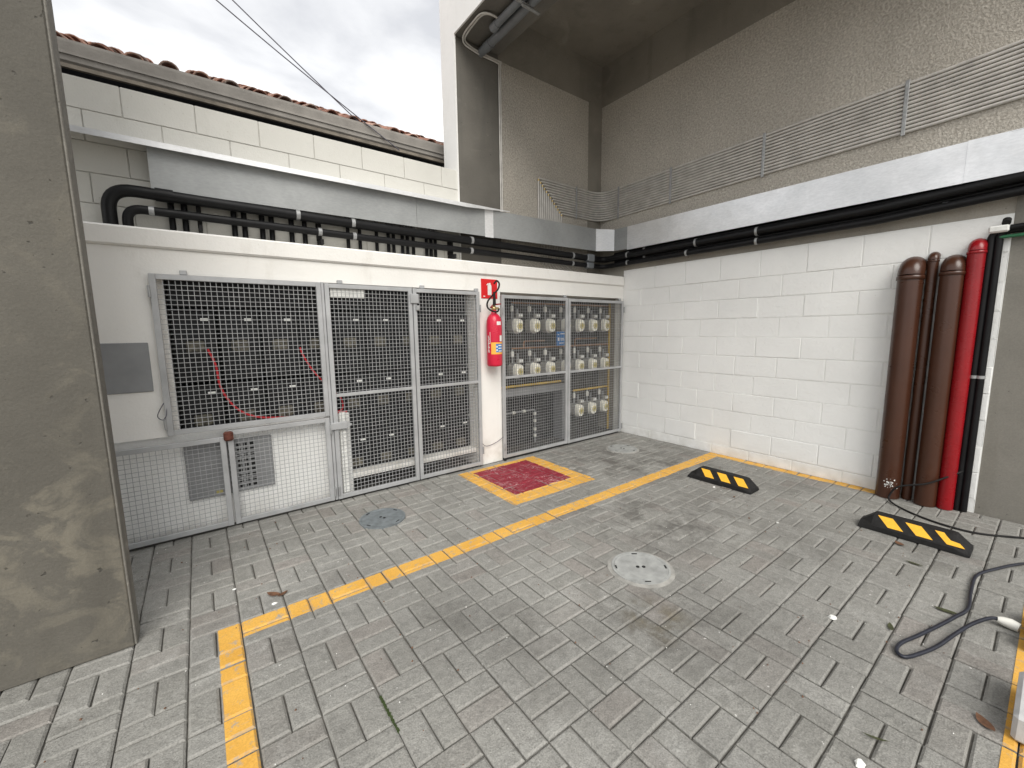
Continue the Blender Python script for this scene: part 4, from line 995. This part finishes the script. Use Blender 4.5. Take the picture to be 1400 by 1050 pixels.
def scrap(x, y, s, label, mat='paper', h=.012):
    rg = random.Random(int(abs(x * 977 + y * 331) * 10)); mb = MB(); n = 7; vs = []
    for k in range(n):
        a = 2 * PI * k / n; r = s * rg.uniform(.55, 1.0); vs.append((x + r * math.cos(a), y + r * .7 * math.sin(a), .001))
    for k in range(n):
        a = 2 * PI * k / n; r = s * rg.uniform(.35, .7); vs.append((x + r * math.cos(a), y + r * .7 * math.sin(a), h * rg.uniform(.5, 1.1)))
    mb.add(vs, [tuple(range(n, 2 * n))] + [(k, (k + 1) % n, n + (k + 1) % n, n + k) for k in range(n)])
    thing('scrap', mb, M[mat], (x, y, 0), label, 'scrap', 'leaves and scraps on the pavers')
scrap(-2.257, -3.088, .028, 'white paper scrap on the pavers in the middle of the bay')
scrap(-3.031, -3.377, .028, 'white crumpled scrap at the bottom edge of the picture')
scrap(-1.655, -.69, .055, 'white mortar lump beside the yellow border of the red square, larger', 'mortar', h=.009)
scrap(-1.65, -.79, .045, 'white mortar lump beside the yellow border of the red square, middle', 'mortar', h=.009)
scrap(-1.645, -.92, .05, 'flat white mortar streak at the outer corner of the red square border', 'mortar', h=.008)
scrap(-4.45, -1.235, .018, 'small white chip beside the near end of the long yellow line', h=.006)
scrap(-4.61, -.95, .014, 'small white chip between the pillar and the long yellow line', h=.005)
scrap(-1.03, -1.86, .02, 'small white chip before the far wheel stop', h=.008)
scrap(-1.35, -2.5, .018, 'small white chip in the middle of the bay near the wall', h=.006)
scrap(-2.04, -.03, .025, 'small dark lump at the gate foot behind the red square', 'hole', .015)
cr_ = MB(); rg = random.Random(11)
for k in range(230):
    x, y = rg.uniform(-5.2, -.2), rg.uniform(-3.6, -.1); s = rg.uniform(.0012, .0034)
    cr_.add([(x - s, y, .001), (x + s * .3, y - s, .001), (x + s, y + s * .5, .001), (x, y, .002 + s)], [(0, 1, 3), (1, 2, 3), (2, 0, 3)])
part('grit', cr_, M['paper'], paving, kind='stuff')
cr_ = MB()
for k in range(260):
    x, y = rg.uniform(-5.2, -.2), rg.uniform(-3.6, -.1); s = rg.uniform(.002, .006)
    cr_.add([(x - s, y, .001), (x + s * .3, y - s, .001), (x + s, y + s * .5, .001), (x, y, .002 + s)], [(0, 1, 3), (1, 2, 3), (2, 0, 3)])
part('crumbs', cr_, M['leaf'], paving, kind='stuff')
ms = MB()
for k in range(150):
    t = rg.random(); x = -4.195 + .003 * rg.gauss(0, 1); y = -2.14 - .19 * t; s = rg.uniform(.002, .005)
    ms.add([(x - s, y - s, -.008), (x + s, y - s, -.008), (x + s, y + s, -.008), (x - s, y + s, -.008), (x, y, .001)], [(0, 1, 4), (1, 2, 4), (2, 3, 4), (3, 0, 4)])
thing('moss', ms, M['moss'], (-4.195, -2.23, 0), 'dark green moss in an open paver joint at the bottom centre', 'moss', kind='stuff')

# ------------------------------------------------------------------ neighbour's tiled roof
nh = root('neighbour_house', (-3.6, 3, 0), 'neighbouring house with terracotta tiled roof and grey gutter behind the cream wall', 'house')
gt_ = MB().prism([(1.0, 3.465), (1.02, 3.45), (1.12, 3.45), (1.16, 3.47), (1.16, 3.60), (1.14, 3.60), (1.14, 3.49), (1.03, 3.49), (1.015, 3.60), (.985, 3.607), (.985, 3.588), (.995, 3.53)], -7.6, -1.2, 'x')
part('gutter', gt_, M['gutter'], nh)
part('gutter_rib', MB().box(-7.6, -1.2, .985, .9965, 3.505, 3.518), M['gutter'], nh)
part('eave_board', MB().box(-7.6, -1.2, 1.01, 1.04, 3.420, 3.449), M['wood'], nh)
part('soffit', MB().box(-7.6, -1.2, 1.041, 1.9, 3.43, 3.445), M['eave_shadow'], nh)
part('wall', MB().box(-7.6, -1.2, 1.9, 2.1, 0, 3.9), M['eave_shadow'], nh)
SL = .465
sw, pl_, nr = .215, .36, 8
part('roof_deck', MB().add([(-7.6, 1.10, 3.595), (-1.2, 1.10, 3.595), (-1.2, 1.10 + 2.9, 3.595 + SL * 2.9), (-7.6, 1.10 + 2.9, 3.595 + SL * 2.9), (-7.6, 1.10, 3.57), (-1.2, 1.10, 3.57), (-1.2, 4.0, 3.57 + SL * 2.9), (-7.6, 4.0, 3.57 + SL * 2.9)], [(0, 1, 2, 3), (7, 6, 5, 4), (0, 4, 5, 1)]), M['tile'], nh)
def tile_mesh(k):
    rg = random.Random(k); mb = MB(); n = 7; L = .40; th = .014
    vs = []
    for (yy, r0) in ((0, .066), (L, .054)):
        for j in range(n + 1):
            a = PI * j / n; vs.append((-r0 * math.cos(a), yy, r0 * .75 * math.sin(a)))
        for j in range(n + 1):
            a = PI * j / n; vs.append((-(r0 - th) * math.cos(a), yy, (r0 - th) * .75 * math.sin(a)))
    q = n + 1; fs = []
    for j in range(n):
        fs += [(j, j + 1, 2 * q + j + 1, 2 * q + j), (q + j + 1, q + j, 3 * q + j, 3 * q + j + 1), (j + 1, j, q + j, q + j + 1)]
    mb.add(vs, fs, True); me = mb.mesh('roof_tile'); me.materials.append(M['tile']); return me
tms = [tile_mesh(k) for k in range(3)]
rg = random.Random(5); ang = math.atan(SL); wl = wloc(nh)
ntile = 0
for c in range(19):
    for r_ in range(nr):
        x = -5.5 + c * sw + rg.gauss(0, .008); t = r_ * .36
        ob = bpy.data.objects.new('roof_tile', rg.choice(tms)); COL.objects.link(ob); ob.parent = nh
        ob.location = Vector((x, 1.03 + t * math.cos(ang), 3.60 + .012 + t * math.sin(ang) + rg.gauss(0, .004))) - wl
        ob.rotation_euler = (ang - .045 + rg.gauss(0, .025), rg.gauss(0, .05), rg.gauss(0, .03)); ob.scale = (1, 1, rg.uniform(.9, 1.2))

for a, b, lb in (((-2.687, .975, 3.42), (-5.55, .975, 5.02), 'overhead cable ending lower on the neighbouring gutter'), ((-3.10, 1.03, 3.62), (-5.9, 1.03, 5.67), 'overhead cable passing behind the other towards the tiled roof')):
    a, b = Vector(a), Vector(b); pts = [a.lerp(b, t / 10) + Vector((0, 0, -.05 * math.sin(PI * t / 10))) for t in range(11)]
    thing('overhead_cable', MB().tube(pts, .005, 6), M['wire_dark'], a, lb, 'cable', 'overhead cables against the sky')
